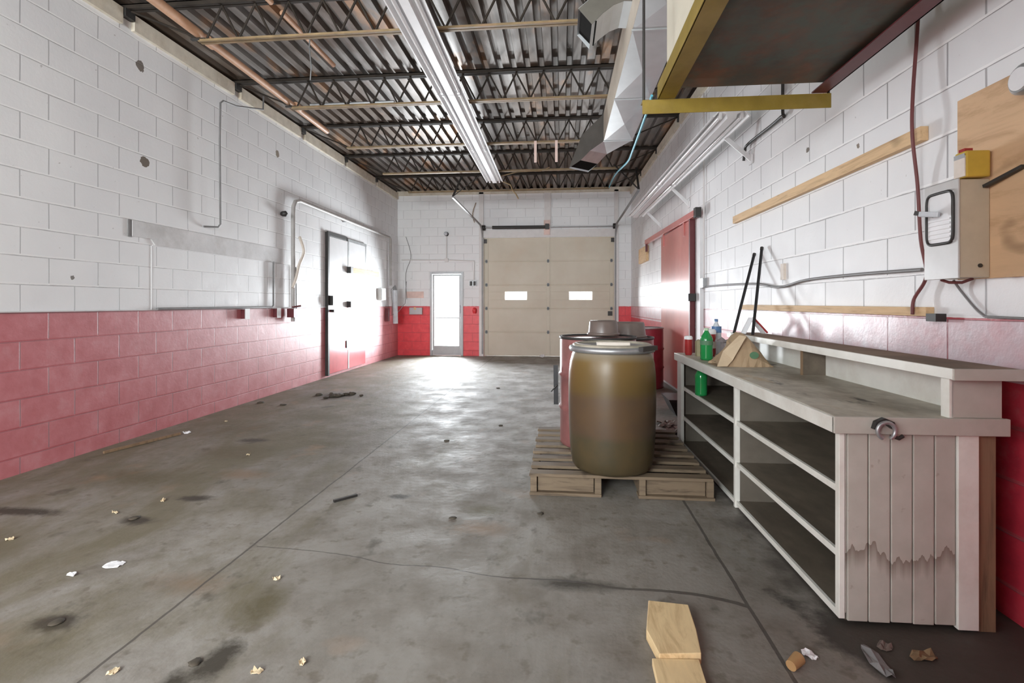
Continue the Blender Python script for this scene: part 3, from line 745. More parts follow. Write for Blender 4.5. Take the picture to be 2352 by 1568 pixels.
# ------------------------------------------------------------------ duct
t = Thing('sheet_metal_duct', 'galvanised rectangular duct with cross-broken panels and two angled outlets', 'duct', (.65, 4.5, 3.1))
dx0, dx1, dz0, dz1 = .49, .82, 3.10, 3.42
yy = [2.95, 3.62, 4.84, 6.06]
for a, b2 in zip(yy[:-1], yy[1:]):
    sx = MB(); cxm, cym = (dx0 + dx1) / 2, (a + b2) / 2
    lo = [(dx0, a, dz0), (dx1, a, dz0), (dx1, b2, dz0), (dx0, b2, dz0)]
    sx.add(lo + [(cxm, cym, dz0 - .022)], [(0, 1, 4), (1, 2, 4), (2, 3, 4), (3, 0, 4)])
    sx.add([(dx1, a, dz0), (dx1, a, dz1), (dx1, b2, dz1), (dx1, b2, dz0)], [(0, 1, 2, 3)])
    sx.add([(dx0, a, dz1), (dx1, a, dz1), (dx1, b2, dz1), (dx0, b2, dz1)], [(0, 1, 2, 3)])
    t.part('duct_section', sx, M['galv'])
    t.part('duct_side', MB().box(dx0 - .002, dx0 + .004, a, b2, dz0, dz1), M['ductside'], label='dusty tan side panel')
    t.part('seam', MB().box(dx0 - .006, dx1 + .006, b2 - .008, b2 + .008, dz0 - .008, dz0 + .004), M['galv'])
# near outlet (profile in x-z, swept along y)
oc = [(.495, 3.295), (.43, 3.300), (.36, 3.275), (.29, 3.225), (.21, 3.150)]; oo = [(.495, 3.42), (.40, 3.42), (.30, 3.39), (.20, 3.33), (.117, 3.262)]
def sweep(pr, y0, y1, th=.004):
    m = MB()
    for p, q in zip(pr[:-1], pr[1:]): m.hexa([(p[0], y0, p[1]), (q[0], y0, q[1]), (q[0], y1, q[1]), (p[0], y1, p[1]), (p[0], y0, p[1] + th), (q[0], y0, q[1] + th), (q[0], y1, q[1] + th), (p[0], y1, p[1] + th)])
    return m
t.part('outlet', sweep(oc, 3.61, 3.96), M['galv'], label='curved underside of the near outlet')
t.part('outlet', sweep(oo, 3.61, 3.96), M['galv'])
def side(y):
    m = MB()
    for k in range(4): m.hexa([(oc[k][0], y, oc[k][1]), (oc[k + 1][0], y, oc[k + 1][1]), (oc[k + 1][0], y + .004, oc[k + 1][1]), (oc[k][0], y + .004, oc[k][1]),
                               (oo[k][0], y, oo[k][1]), (oo[k + 1][0], y, oo[k + 1][1]), (oo[k + 1][0], y + .004, oo[k + 1][1]), (oo[k][0], y + .004, oo[k][1])])
    return m
t.part('outlet', side(3.608), plain('unlit_duct_end', (.13, .12, .10), .6), label='dark near end of the outlet'); t.part('outlet', side(3.958), M['galv'])  # near end coloured dark because it faces away from the light
t.part('mouth_shade', MB().hexa([(.225, 3.615, 3.172), (.245, 3.615, 3.172), (.245, 3.955, 3.172), (.225, 3.955, 3.172), (.135, 3.615, 3.272), (.155, 3.615, 3.272), (.155, 3.955, 3.272), (.135, 3.955, 3.272)]), M['galvd'], label='black sheet painting the shade in the near outlet mouth')
# far outlet: lofted
S1 = [(.49, 6.06, 3.42), (.49, 6.06, 3.10), (.82, 6.06, 3.10), (.82, 6.06, 3.42)]
S2 = [(.24, 6.12, 3.20), (.335, 6.12, 3.01), (.56, 6.45, 3.06), (.49, 6.50, 3.25)]
S3 = [(.085, 6.12, 2.81), (.225, 6.12, 2.90), (.445, 6.45, 2.94), (.33, 6.47, 2.845)]
def loft(A, B, idx):
    m = MB()
    for i in idx:
        j = (i + 1) % 4; m.add([A[i], A[j], B[j], B[i]], [(0, 1, 2, 3)])
    return m
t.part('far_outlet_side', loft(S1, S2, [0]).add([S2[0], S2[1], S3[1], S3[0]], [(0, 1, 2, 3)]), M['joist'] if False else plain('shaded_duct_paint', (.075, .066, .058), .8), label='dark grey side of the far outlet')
t.part('far_outlet_bottom', loft(S1, S2, [1]), M['galv'])
t.part('far_outlet_bottom', loft(S2, S3, [1]), plain('pinkish_duct_patch', (.42, .33, .31), .5), label='pinkish throat of the far outlet')
t.part('far_outlet_back', loft(S1, S2, [2, 3]).add([S2[2], S2[3], S3[3], S3[2]], [(0, 1, 2, 3)]).add([S2[3], S2[0], S3[0], S3[3]], [(0, 1, 2, 3)]), M['galv'])
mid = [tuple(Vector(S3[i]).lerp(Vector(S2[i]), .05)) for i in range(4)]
t.part('mouth_shade', MB().add(mid, [(0, 1, 2, 3)]), M['galvd'], label='black sheet painting the shade in the far outlet mouth')

# cables and small ceiling bits
def cable(name, pts, r, mat, label, cat='cable', frame='W', group=None):
    # catmull-rom smoothing
    P = [Vector(p) for p in pts]; out = []
    for i in range(len(P) - 1):
        p0, p1, p2, p3 = P[max(i - 1, 0)], P[i], P[i + 1], P[min(i + 2, len(P) - 1)]
        for k in range(6):
            u = k / 6; out.append(.5 * ((2 * p1) + (-p0 + p2) * u + (2 * p0 - 5 * p1 + 4 * p2 - p3) * u * u + (-p0 + 3 * p1 - 3 * p2 + p3) * u ** 3))
    out.append(P[-1])
    return single(name, MB().tube(out, r, 8), mat, label, cat, frame=frame, group=group)
cable('blue_cable', [(.79, 4.6, 3.03), (.79, 4.9, 2.98), (.80, 5.9, 2.93), (.82, 6.5, 2.97), (.85, 8.0, 3.22), (.91, 9.35, 3.43), (.92, 10.1, 3.46)], .012, M['cyan'], 'light blue cable drooping beside the duct towards the far wall')
for x_, n_ in ((-.363, 'left'), (-.073, 'right')):
    single('hanging_strip', MB().box(x_ - .018, x_ + .018, 7.10, 7.11, 3.16, 3.46), M['pink'], f'pale strip hanging from the third joist, {n_} of the pair', 'strip', group='pale strips hanging from the joist')
single('loose_wire', MB().tube([(-1.06, 9.0, 3.37), (-.90, 9.02, 3.30), (-.86, 9.0, 3.2), (-.80, 9.0, 3.13), (-.76, 9.0, 3.05)], .012, 7), M['chord'], 'rusty wire end hanging by the far end of the central light row', 'wire')
single('loose_wire', MB().tube([(-1.05, 8.7, 3.38), (-.75, 8.6, 3.42), (-.5, 8.6, 3.43), (-.35, 8.65, 3.44), (-.2, 8.655, 3.50)], .009, 7), M['chord'], 'rusty flex running from the light row to the fourth joist', 'wire')
single('pull_cord', MB().tube([(-2.35, 4.6, 3.8), (-2.36, 4.6, 3.6), (-2.34, 4.6, 3.42), (-2.35, 4.6, 3.3)], .006, 6), M['steel'], 'thin cord hanging from the deck beyond the nearest joist', 'cord')
single('conduit_stub', MB().tube([(-2.9, 5.68, 3.50), (-1.9, 5.68, 3.50)], .02, 8), M['steel'], 'short dull conduit lying across the webs of the second joist', 'pipe')

# ------------------------------------------------------------------ left wall fittings
def wallpipe(name, pts, r, mat, label, cat='conduit', straps=()):
    t = Thing(name, label, cat, pts[0])
    t.part('pipe', MB().tube(pts, r, 12), mat)
    for p in straps: t.part('strap', MB().box(XL, XL + .03 + r, p[0] - .012, p[0] + .012, p[1] - r - .01, p[1] + r + .01), M['steel'])
    return t
o_ = XL + .075
wallpipe('wall_conduit', [(XL + .1, 6.05, 3.78), (o_ + .05, 6.0, 3.60), (o_, 5.55, 3.47), (o_, 5.32, 3.44), (o_, 5.275, 3.40), (o_, 5.265, 3.0), (o_, 5.275, 2.07), (o_ - .01, 5.25, 2.035), (XL + .01, 5.10, 2.02)], .010, M['greycab'],
         'thin grey conduit looping down from the ceiling on the left wall')
wallpipe('wall_pipe', [(XL + .06, 6.83, .95), (XL + .06, 6.83, 2.45), (XL + .06, 6.84, 2.56), (XL + .06, 6.89, 2.64), (XL + .06, 7.0, 2.67), (XL + .06, 7.5, 2.665), (XL + .06, 9, 2.65), (XL + .06, 10.85, 2.64), (XL + .06, 10.92, 2.60), (XL + .06, 10.94, 1.6)], .028, plain('pipe_grey_paint', (.42, .40, .385), .5),
         'thick pale pipe rising on the left wall and turning towards the far corner', 'pipe', [(8.6, 2.655)])
wallpipe('wall_conduit', [(XL + .03, 6.39, 1.75), (XL + .03, 6.39, 1.18), (XL + .03, 6.36, 1.155), (XL + .03, 5.6, 1.153), (XL + .03, 4.45, 1.15)], .012, M['greycab'],
         'grey conduit dropping from the lintel and turning along the red line')
wallpipe('wall_conduit', [(XL + .03, 6.96, 1.72), (XL + .03, 6.97, 1.08)], .008, M['greycab'], 'short thin conduit just right of the thick wall pipe')
for y_, n_ in ((5.78, 'below the conduit run, left of the pair'), (6.47, 'next to the thick pipe, right of the pair')):
    t = Thing('outlet_box', f'small dark red outlet box {n_}', 'outlet box', (XL, y_, 1.03), group='outlet boxes on the red line')
    t.part('box', MB().box(XL, XL + .05, y_ - .035, y_ + .045, 1.02, 1.13), M['dred'], .003)
    t.part('cover_plate', MB().box(XL + .05, XL + .056, y_ - .03, y_ + .06, 1.01, 1.14), M['white'], .002, label='pale cover plate')
single('pipe_valve', MB().box(XL + .03, XL + .13, 6.72, 6.86, 1.01, 1.13).tube([(XL + .06, 6.8, 1.15), (XL + .16, 6.86, 1.17)], .012, 8), M['dred'], 'dark red valve at the foot of the thick wall pipe', 'valve')
cable('draped_cloth_strip', [(XL + .09, 6.95, 2.15), (XL + .1, 7.05, 1.95), (XL + .1, 6.92, 1.75), (XL + .1, 6.83, 1.55), (XL + .09, 6.76, 1.42)], .02, M['tan'], 'pale strip hanging around the thick wall pipe', 'strip')
single('lamp_socket', MB().lathe([(.02, 0), (.035, .02), (.04, .07), (.0, .1)], (XL, 6.62, 2.42), 14, 'x'), M['dark'], 'small dark lamp socket high beside the thick pipe bend', 'socket')
t = Thing('control_box', 'grey control box on the left wall near the far corner', 'control box', (XL, 10.42, 1.28))
t.part('box', MB().box(XL, XL + .08, 10.30, 10.55, 1.27, 1.52), M['greybox'], .004)
t.part('box_cover', MB().box(XL + .08, XL + .088, 10.31, 10.54, 1.28, 1.51), M['steel'])
t = Thing('hanging_lamp_tube', 'pale tube-shaped work lamp hanging in the far left corner', 'work lamp', (XL + .15, 11.0, .75))
t.part('body', MB().tube([(XL + .14, 10.98, 1.50), (XL + .14, 11.02, .76)], .055, 16), M['clearpl'])
t.part('cap', MB().tube([(XL + .14, 10.98, 1.50), (XL + .14, 10.98, 1.60)], [.05, .02], 16), M['steel'])
t.part('cord', MB().tube([(XL + .14, 10.98, 1.6), (XL + .08, 10.9, 1.5), (XL + .12, 10.85, 1.2), (XL + .1, 10.9, .95), (XL + .16, 11.1, 1.0), (XL + .3, 11.2, 1.2), (XL + .3, 11.3, 1.7)], .007, 7), M['greycab'])
single('corner_bracket', MB().box(XL, XL + .07, 10.74, 10.84, .82, 1.1), M['dred'], 'dark red bracket behind the hanging work lamp', 'bracket')

# ------------------------------------------------------------------ far wall fittings
t = Thing('wall_light', 'small dark wall light above the glass door', 'wall light', (-2.64, YF, 2.8))
t.part('socket', MB().lathe([(.05, 0), (.05, -.03), (.03, -.06)], (-2.64, YF, 2.80), 16, 'y'), M['dark'])
t.part('bulb', MB().lathe([(.02, -.06), (.045, -.10), (.03, -.14), (.0, -.15)], (-2.64, YF, 2.80), 16, 'y'), M['clearpl'])
single('wall_conduit', MB().tube([(-2.64, YF - .015, 2.76), (-2.64, YF - .015, 2.21)], .012, 8).box(-2.68, -2.60, YF - .04, YF, 2.16, 2.24)
       .tube([(-3.7, YF - .015, 2.215), (-2.68, YF - .015, 2.205)], .012, 8).tube([(-2.60, YF - .015, 2.205), (-1.99, YF - .015, 2.175), (-2.0, YF - .015, 1.75)], .012, 8), M['postw'], 'white painted conduit tee over the glass door', 'conduit')
t = Thing('switch_box', 'double light switch box between glass door and overhead door', 'switch', (-1.99, YF, 1.6))
swb = t.part('box', MB().box(-2.10, -1.94, YF - .05, YF, 1.60, 1.72), M['steel'], .003)
for xx in (-2.06, -1.98): t.part('switch_plate', MB().box(xx - .03, xx + .03, YF - .056, YF - .05, 1.61, 1.71), M['dark'], parent=swb)
single('paper_notice', MB().box(-3.60, -3.18, YF - .008, YF - .002, 1.33, 1.48), M['pink'], 'faded pinkish notice on the far wall left of the glass door', 'notice')
t = Thing('grey_meter_box', 'grey box on the red band left of the glass door', 'box', (-3.35, YF, .95))
t.part('box', MB().box(-3.50, -3.20, YF - .08, YF, .95, 1.11), M['alu'], .004)
t.part('tag', MB().box(-3.39, -3.34, YF - .088, YF - .08, 1.06, 1.12), M['pine'])
single('red_extinguisher_hook', MB().lathe([(.03, 0), (.045, .03), (.045, .10), (.02, .13)], (-1.98, YF - .07, .98), 14).box(-2.0, -1.96, YF - .04, YF, 1.0, 1.05), MATS.setdefault('brred', plain('bright_red', (.75, .05, .06), .3)), 'small bright red fitting on the wall right of the glass door', 'fitting')
cable('wall_wire', [(XL + .2, YF - .01, 2.75), (XL + .32, YF - .012, 2.3), (XL + .2, YF - .012, 1.9), (XL + .22, YF - .012, 1.3)], .006, M['greycab'], 'thin wire running down the far left corner')
cable('wall_wire', [(-1.95, YF - .06, 3.5), (-2.02, YF - .08, 3.25), (-1.98, YF - .08, 3.05)], .008, M['chord'], 'brown wire dangling beside the left door post')

# ------------------------------------------------------------------ right wall fittings (frame R: x = -off)
def rs(name, mb, mat, label, cat, **kw): return single(name, mb, mat, label, cat, frame='R', **kw)
rs('pine_rail', MB().bar((-.02, 2.545, 1.99), (-.02, 5.03, 1.99), .036, .066), M['pine'], 'long pine strip fixed high on the right wall', 'wood strip', bevel=.002)
rs('pine_rail', MB().bar((-.02, 2.51, 1.163), (-.02, 4.85, 1.168), .038, .042), M['pine'], 'long pine strip fixed low on the right wall above the counter', 'wood strip', bevel=.002)
cable('red_cable', [(-.02, 2.56, 3.0), (-.035, 2.565, 2.53), (-.05, 2.575, 2.2), (-.06, 2.565, 1.99), (-.03, 2.575, 1.75), (-.03, 2.555, 1.5), (-.03, 2.52, 1.36), (-.03, 2.53, 1.30), (-.04, 2.585, 1.22), (-.05, 2.58, 1.15)], .008, M['redcab'], 'dark red cable hanging down the right wall left of the switch box', frame='R')
rs('cable_clip', MB().box(-.045, 0, 2.44, 2.50, 1.12, 1.155), M['dark'], 'dark clip at the near end of the low pine strip', 'clip')
cable('grey_wall_cable', [(-.015, 5.95, 1.392), (-.02, 5.2, 1.385), (-.02, 4.5, 1.365), (-.02, 4.07, 1.325), (-.02, 3.66, 1.36), (-.02, 3.1, 1.365), (-.02, 2.56, 1.358)], .009, M['greycab'], 'grey cable running along the right wall to the switch box', frame='R')
t = Thing('junction_box', 'small grey junction box beside the sliding door jamb', 'junction box', (0, 6.02, 1.38), 'R')
t.part('box', MB().box(-.05, 0, 5.96, 6.07, 1.38, 1.49), M['steel'], .003)
t.part('conduit', MB().tube([(-.02, 6.02, 1.49), (-.02, 6.02, 2.9), (-.02, 6.02, 3.6)], .010, 8), M['postw'])
rs('light_switch', MB().box(-.02, 0, 6.09, 6.17, 1.37, 1.50), M['white'], 'white switch plate on the jamb left of the junction box', 'switch', bevel=.003)
cable('dark_conduit', [(-.03, 3.99, 3.6), (-.03, 3.99, 2.68), (-.03, 4.02, 2.60), (-.03, 4.65, 2.60), (-.03, 4.74, 2.56), (-.03, 4.77, 2.48)], .012, M['dark'], 'dark cable dropping behind the crossbeam and bending to the wall fixture', frame='R')
rs('wall_plug', MB().box(-.02, 0, 4.0, 4.05, 1.38, 1.50), M['tan'], 'small brown plate on the right wall near the leaning sticks', 'plate')
t = Thing('plywood_panel', 'plywood backing panel behind the switch box', 'plywood panel', (0, 1.6, 1.3), 'R')
t.part('board', MB().box(-.022, -.002, .9, 2.35, 1.30, 2.06), M['ply'], .002)
t = Thing('electric_switch_box', 'grey electrical disconnect box with a recessed lever cover', 'switch box', (0, 2.27, 1.3), 'R')
bx = MB().box(-.135, -.022, 2.185, 2.365, 1.303, 1.692); t.part('enclosure', bx, M['tanbox'], .004)
cv = MB().box(-.142, -.135, 2.182, 2.368, 1.30, 1.695); fcv = t.part('front_cover', cv, M['greybox'], .002)
fr = MB(); 
loop = []
for k in range(33):
    a = 2 * PI * k / 32; c_, s_ = math.cos(a), math.sin(a)
    loop.append((-.147, 2.274 + .072 * math.copysign(abs(c_) ** .3, c_), 1.55 + .105 * math.copysign(abs(s_) ** .3, s_)))
fr.tube(loop, .006, 8, cap=False); t.part('cover_rim', fr, M['dark'], parent=fcv)
gl = MB().box(-.146, -.142, 2.205, 2.343, 1.45, 1.65)
for k in range(5): gl.box(-.150, -.146, 2.215, 2.333, 1.468 + k * .018, 1.476 + k * .018)
t.part('inset_panel', gl, M['white'], parent=fcv)
lev = t.part('lever', MB().bar((-.150, 2.30, 1.567), (-.205, 2.335, 1.585), .022, .016), M['dark'])
t.part('lever_grip', MB().bar((-.20, 2.31, 1.575), (-.165, 2.25, 1.563), .02, .022), M['clearpl'], .003, parent=lev)
t.part('knockout', MB().lathe([(.008, 0), (.008, .004)], (-.06, 2.181, 1.35), 12, 'y'), M['dark'])
t.part('hasp', MB().bar((-.045, 2.18, 1.66), (-.03, 2.03, 1.70), .02, .012), M['dark'])
t.part('red_wire', MB().tube([(-.10, 2.33, 1.30), (-.09, 2.30, 1.288), (-.07, 2.26, 1.286), (-.06, 2.22, 1.30)], .006, 8), M['redcab'])
t = Thing('battery_box', 'yellow padlock-sized box with white label on top of the switch box', 'small box', (-.1, 2.2, 1.69), 'R')
t.part('case', MB().box(-.125, -.035, 2.165, 2.225, 1.696, 1.80), M['yellowpl'], .006)
t.part('label_face', MB().box(-.129, -.125, 2.168, 2.222, 1.70, 1.78), M['tan'], label='cream label')
t.part('label_band', MB().box(-.1295, -.1285, 2.168, 2.222, 1.772, 1.79), M['alu'])
t.part('red_cap', MB().box(-.12, -.09, 2.18, 2.21, 1.80, 1.812), M['redplas'])
t = Thing('round_gauge', 'round grey gauge at the right edge on the plywood', 'gauge', (-.022, 2.0, 1.98), 'R')
dl = t.part('dial', MB().lathe([(.055, 0), (.055, -.05), (.045, -.06)], (-.022, 1.99, 2.0), 24, 'x'), M['steel'])
t.part('dial_face', MB().lathe([(.04, 0), (.04, -.003)], (-.082, 1.99, 2.0), 24, 'x'), M['white'], parent=dl)
cable('grey_lead', [(-.03, 2.36, 1.30), (-.012, 2.33, 1.24), (-.012, 2.24, 1.16), (-.02, 2.15, 1.147), (-.02, 1.7, 1.145)], .005, M['greycab'], 'thin grey lead trailing from the bottom of the switch box', frame='R')

# ------------------------------------------------------------------ counter with shelves
t = Thing('shelf_counter', 'long dirty white shelving counter against the right wall', 'counter', (-.35, 3.2, 0), 'R')
u0, u1 = 2.03, 4.46; fo = .655
tp = MB().box(-.688, -.10, u0 - .012, u1 + .03, .757, .782); ctp = t.part('countertop', tp, M['ctop'], .002, label='grimy countertop')
t.part('front_trim', MB().box(-.704, -.688, u0 - .025, u1 + .04, .722, .780), M['wpaint'], .002, parent=ctp)
t.part('end_trim', MB().box(-.704, -.10, u0 - .03, u0 - .012, .722, .784), M['bead'], .002, parent=ctp)
offs = [.648, .572, .494, .417, .341, .268]
bd = []
for a, b2 in zip(offs[:-1], offs[1:]):
    t.part('end_board', MB().box(-a + .002, -b2 - .002, u0 - .008, u0 + .008, .02 + random.uniform(0, .006), .722), M['bead'], .003)
t.part('end_board', MB().box(-.266, -.195, u0 - .016, u0 + .008, .012, .722), M['wpaint'], .002, label='cleaner wide end board')
t.part('front_stile', MB().box(-.676, -.655, u0 - .008, u0 + .02, .03, .722), M['wpaint'], .002)
t.part('end_board', MB().box(-.652, -.648, u0 - .004, u0 + .006, .05, .722), M['bead'])
t.part('rear_stud', MB().box(-.186, -.125, u0 - .0, u0 + .04, 0, .722), M['stud'], .002, label='bare brown stud')
for z in (.500, .255, .028):
    t.part('shelf', MB().box(-.648, -.145, u0 + .008, u1, z - .010, z + .010), M['cshelf'])
    t.part('shelf_edge', MB().box(-.662, -.648, u0 + .02, u1 - .02, z - .014, z + .012), M['wpaint'], .001)
t.part('divider', MB().box(-.64, -.145, 3.137, 3.157, .038, .757), M['cwall'])
t.part('divider_edge', MB().box(-.668, -.64, 3.134, 3.160, .0, .722), M['wpaint'], .001)
t.part('far_end_panel', MB().box(-.66, -.13, u1, u1 + .018, 0, .757), M['cwall'])
t.part('far_stile', MB().box(-.682, -.655, u1 - .10, u1 + .02, 0, .722), M['wpaint'], .002)
t.part('back_panel', MB().box(-.145, -.13, u0 + .05, u1, 0, .757), M['cwall'])
# riser shelf on the counter
ru1 = 4.36
rtp = t.part('riser_top', MB().box(-.30, -.06, u0 - .04, ru1, .942, .964), M['rtop'], .001)
t.part('riser_edge', MB().box(-.312, -.30, u0 - .05, ru1, .928, .966), M['wpaint'], .001, parent=rtp)
t.part('riser_end_trim', MB().box(-.308, -.07, u0 - .055, u0 - .04, .925, .966), M['bead'], .001, parent=rtp)
t.part('riser_end_panel', MB().box(-.287, -.115, u0 - .012, u0 + .006, .784, .928), M['bead'], .001)
t.part('riser_end_edge', MB().box(-.294, -.280, u0 - .012, u0 + .03, .782, .940), M['wpaint'], .001)
t.part('riser_back', MB().box(-.152, -.135, u0 + .006, ru1, .782, .942), M['wpaint'])
t.part('riser_divider', MB().box(-.28, -.152, 3.146, 3.164, .782, .942), M['cshelf'])
t.part('riser_divider_edge', MB().box(-.285, -.28, 3.144, 3.166, .782, .942), M['stud'])
t.part('riser_far_end', MB().box(-.28, -.152, ru1 - .02, ru1, .782, .942), M['wpaint'])
# open-ended bracket hooked on the near end
t = Thing('metal_hook', 'open metal hook hanging on the counter end trim', 'hook', (-.54, 1.99, .73), 'R')
hk = []
for k in range(21):
    a = PI * (-.36 + 1.72 * k / 20); hk.append((-.540 + .030 * math.cos(a), 1.972, .742 + .030 * math.sin(a)))
t.part('ring', MB().tube(hk, .0075, 8), M['steel'])
t.part('plate', MB().prism([(-.578, .745), (-.570, .772), (-.540, .786), (-.508, .772), (-.502, .745), (-.512, .745), (-.540, .768), (-.568, .745)], 'y', 1.978, 1.999), M['dark'])
t.part('tip', MB().tube([(-.505, 1.985, .718), (-.49, 1.985, .712), (-.475, 1.985, .722)], .007, 8), M['dark'])
# ------------------------------------------------------------------ things on the counter
def bag():
    t = Thing('paper_bag', 'crumpled kraft paper bag lying open on the counter', 'paper bag', (-.47, 3.6, .782), 'R')
    nx, ny = 15, 8; vs = []; rd = random.Random(3)
    hp = [(0, .02), (.12, .07), (.25, .125), (.42, .20), (.52, .225), (.6, .215), (.72, .165), (.85, .10), (.94, .055), (1, .01)]
    def h(s_):
        for (a, ha), (b2, hb_) in zip(hp[:-1], hp[1:]):
            if a <= s_ <= b2: return ha + (hb_ - ha) * (s_ - a) / (b2 - a)
    rows = []
    for i in range(nx):
        s_ = i / (nx - 1); H_ = h(s_); xx = -.655 + .36 * s_; row = []
        for j in range(ny * 2):
            v = j / (ny * 2 - 1); a = PI * v
            yy_ = 3.61 - .115 * math.cos(a) * (1 - .25 * abs(s_ - .5)) + .06 * (math.sin(a)) * (1 if s_ < .6 else .5)
            zz_ = .783 + H_ * math.sin(a) ** .75
            row.append((xx + rd.uniform(-.003, .003) + (.03 * math.sin(a) if s_ < .3 else 0), yy_ + rd.uniform(-.004, .004), zz_ + (rd.uniform(-.003, .003) if 0 < v < 1 else 0)))
        rows.append(row)
    m = MB(); n = ny * 2
    for i in range(nx - 1):
        for j in range(n - 1): m.add([rows[i][j], rows[i][j + 1], rows[i + 1][j + 1], rows[i + 1][j]], [(0, 1, 2, 3)])
    m.add([r[0] for r in rows] + [r[-1] for r in rows], [tuple(range(nx)) + tuple(range(2 * nx - 1, nx - 1, -1))])
    t.part('body', m, M['kraft'])
    # open mouth flaps, pale inner folds running up to the peak
    f = MB().add([(-.655, 3.50, .785), (-.60, 3.475, .79), (-.47, 3.50, .985), (-.50, 3.54, .99), (-.60, 3.56, .88), (-.56, 3.49, .83)], [(0, 1, 5, 4), (4, 5, 2, 3)])
    f.add([(-.655, 3.504, .785), (-.60, 3.479, .79), (-.47, 3.504, .985), (-.50, 3.544, .99), (-.60, 3.564, .88), (-.56, 3.494, .83)], [(4, 5, 1, 0), (3, 2, 5, 4)])
    t.part('mouth_fold', f, plain('pale_paper_fold', (.60, .47, .32), .6))
    lg = MB().lathe([(.026, 0), (.026, .003)], (0, 0, 0), 16)
    c0 = Vector((-.425, 3.490, .862)); lg.v = [tuple(c0 + Vector((v[0] * 1.1, -v[2] + 0.0, v[1] * .9))) for v in lg.v]
    t.part('printed_mark', lg, M['logo'], label='dark green round print')
bag()
def bottle(u, off, z, h, r, label, mat, capm, labm=None, group=None, cat='bottle', name='soda_bottle', lo=.35, hi=.62):
    c = (-off, u, z); t = Thing(name, label, cat, c, 'R', group=group)
    pr = [(r * .75, 0), (r, .03 * h), (r * .95, .08 * h), (r, .2 * h), (r * .96, .3 * h), (r * .98, .55 * h), (r, .66 * h), (r * .8, .76 * h), (r * .45, .86 * h), (r * .3, .92 * h), (r * .3, .95 * h)]
    t.part('body', MB().lathe(pr, c, 24), mat)
    t.part('cap', MB().lathe([(r * .36, .93 * h), (r * .36, h), (r * .3, h * 1.005)], c, 16), capm)
    if labm: t.part('label_wrap', MB().lathe([(r * 1.02, lo * h), (r * 1.02, hi * h)], c, 24), labm)
    return t
bottle(3.93, .60, .782, .235, .045, 'green soda bottle standing on the counter left of the paper bag', M['greenpet'], M['greenlab'], MATS['green_print'], lo=.48, hi=.62)
bottle(3.98, .625, .510, .225, .045, 'green soda bottle standing inside the top shelf of the counter', M['greenpet'], M['greenpet'])
def jar(u, off, h, r, label, bands):
    c = (-off, u, .782); t = Thing('lidded_cup', label, 'cup', c, 'R')
    t.part('body', MB().lathe([(r * .8, 0), (r, h * .1), (r, h * .82)], c, 20), M['redplas'])
    t.part('lid', MB().lathe([(r * 1.06, h * .82), (r * 1.06, h * .95), (r * .8, h)], c, 20), M['white'])
    if bands: t.part('band', MB().lathe([(r * 1.02, h * .3), (r * 1.02, h * .55)], c, 20), M['tan'])
jar(4.30, .635, .155, .030, 'dark red cup with a white lid at the far corner of the counter', False)
jar(4.22, .49, .215, .045, 'dark red tub with a white lid and pale band behind the green bottle', True)
rs('crushed_carton', MB().prism([(-.60, .782), (-.55, .782), (-.553, .90), (-.575, .915), (-.60, .90)], 'y', 4.18, 4.24), plain('olive_carton', (.33, .30, .18), .7), 'olive carton between the cup and the green bottle', 'carton', bevel=.003)
bottle(4.35, .40, .782, .29, .040, 'clear water bottle with a blue top behind the paper bag', M['clearpl'], M['bluepl'], M['bluepl'], name='water_bottle', lo=.62, hi=.80)
rs('grey_cloth', MB().sheet((-.40, 4.1), .14, .20, .90, .015, .3, 5).box(-.43, -.37, 4.05, 4.15, .782, .90), plain('grey_cloth', (.36, .32, .33), .8), 'grey-brown rag heaped behind the paper bag', 'rag')
for (b0, b1), n_ in ((((-.275, 4.30, .965), (-.03, 4.524, 1.625)), 'left'), (((-.235, 4.02, .965), (-.03, 4.369, 1.66)), 'right')):
    t = Thing('leaning_rod', f'black rod leaning from the counter against the wall, {n_} of the two', 'rod', b0, 'R', group='black leaning rods')
    t.part('rod', MB().tube([b0, b1], .0115, 10), M['black'])
    d = Vector(b1) - Vector(b0)
    t.part('end_cap', MB().tube([Vector(b1) - d * .03, Vector(b1)], .0135, 10), M['dark'])
t = Thing('folded_card', 'white folded card with a reddish edge standing on the riser shelf', 'card', (-.15, 4.0, .965), 'R')
t.part('card_panel', MB().hexa([(-.245, 4.14, .965), (-.245, 4.24, .965), (-.24, 4.24, .965), (-.24, 4.14, .965), (-.185, 4.14, 1.09), (-.185, 4.24, 1.09), (-.18, 4.24, 1.09), (-.18, 4.14, 1.09)]), M['paper'])
t.part('card_panel', MB().hexa([(-.09, 4.14, .965), (-.09, 4.24, .965), (-.085, 4.24, .965), (-.085, 4.14, .965), (-.185, 4.14, 1.09), (-.185, 4.24, 1.09), (-.18, 4.24, 1.09), (-.18, 4.14, 1.09)]), M['paper'])
t.part('edge', MB().bar((-.187, 4.138, 1.094), (-.08, 4.138, .974), .012, .012), MATS['dark_red_plastic'])

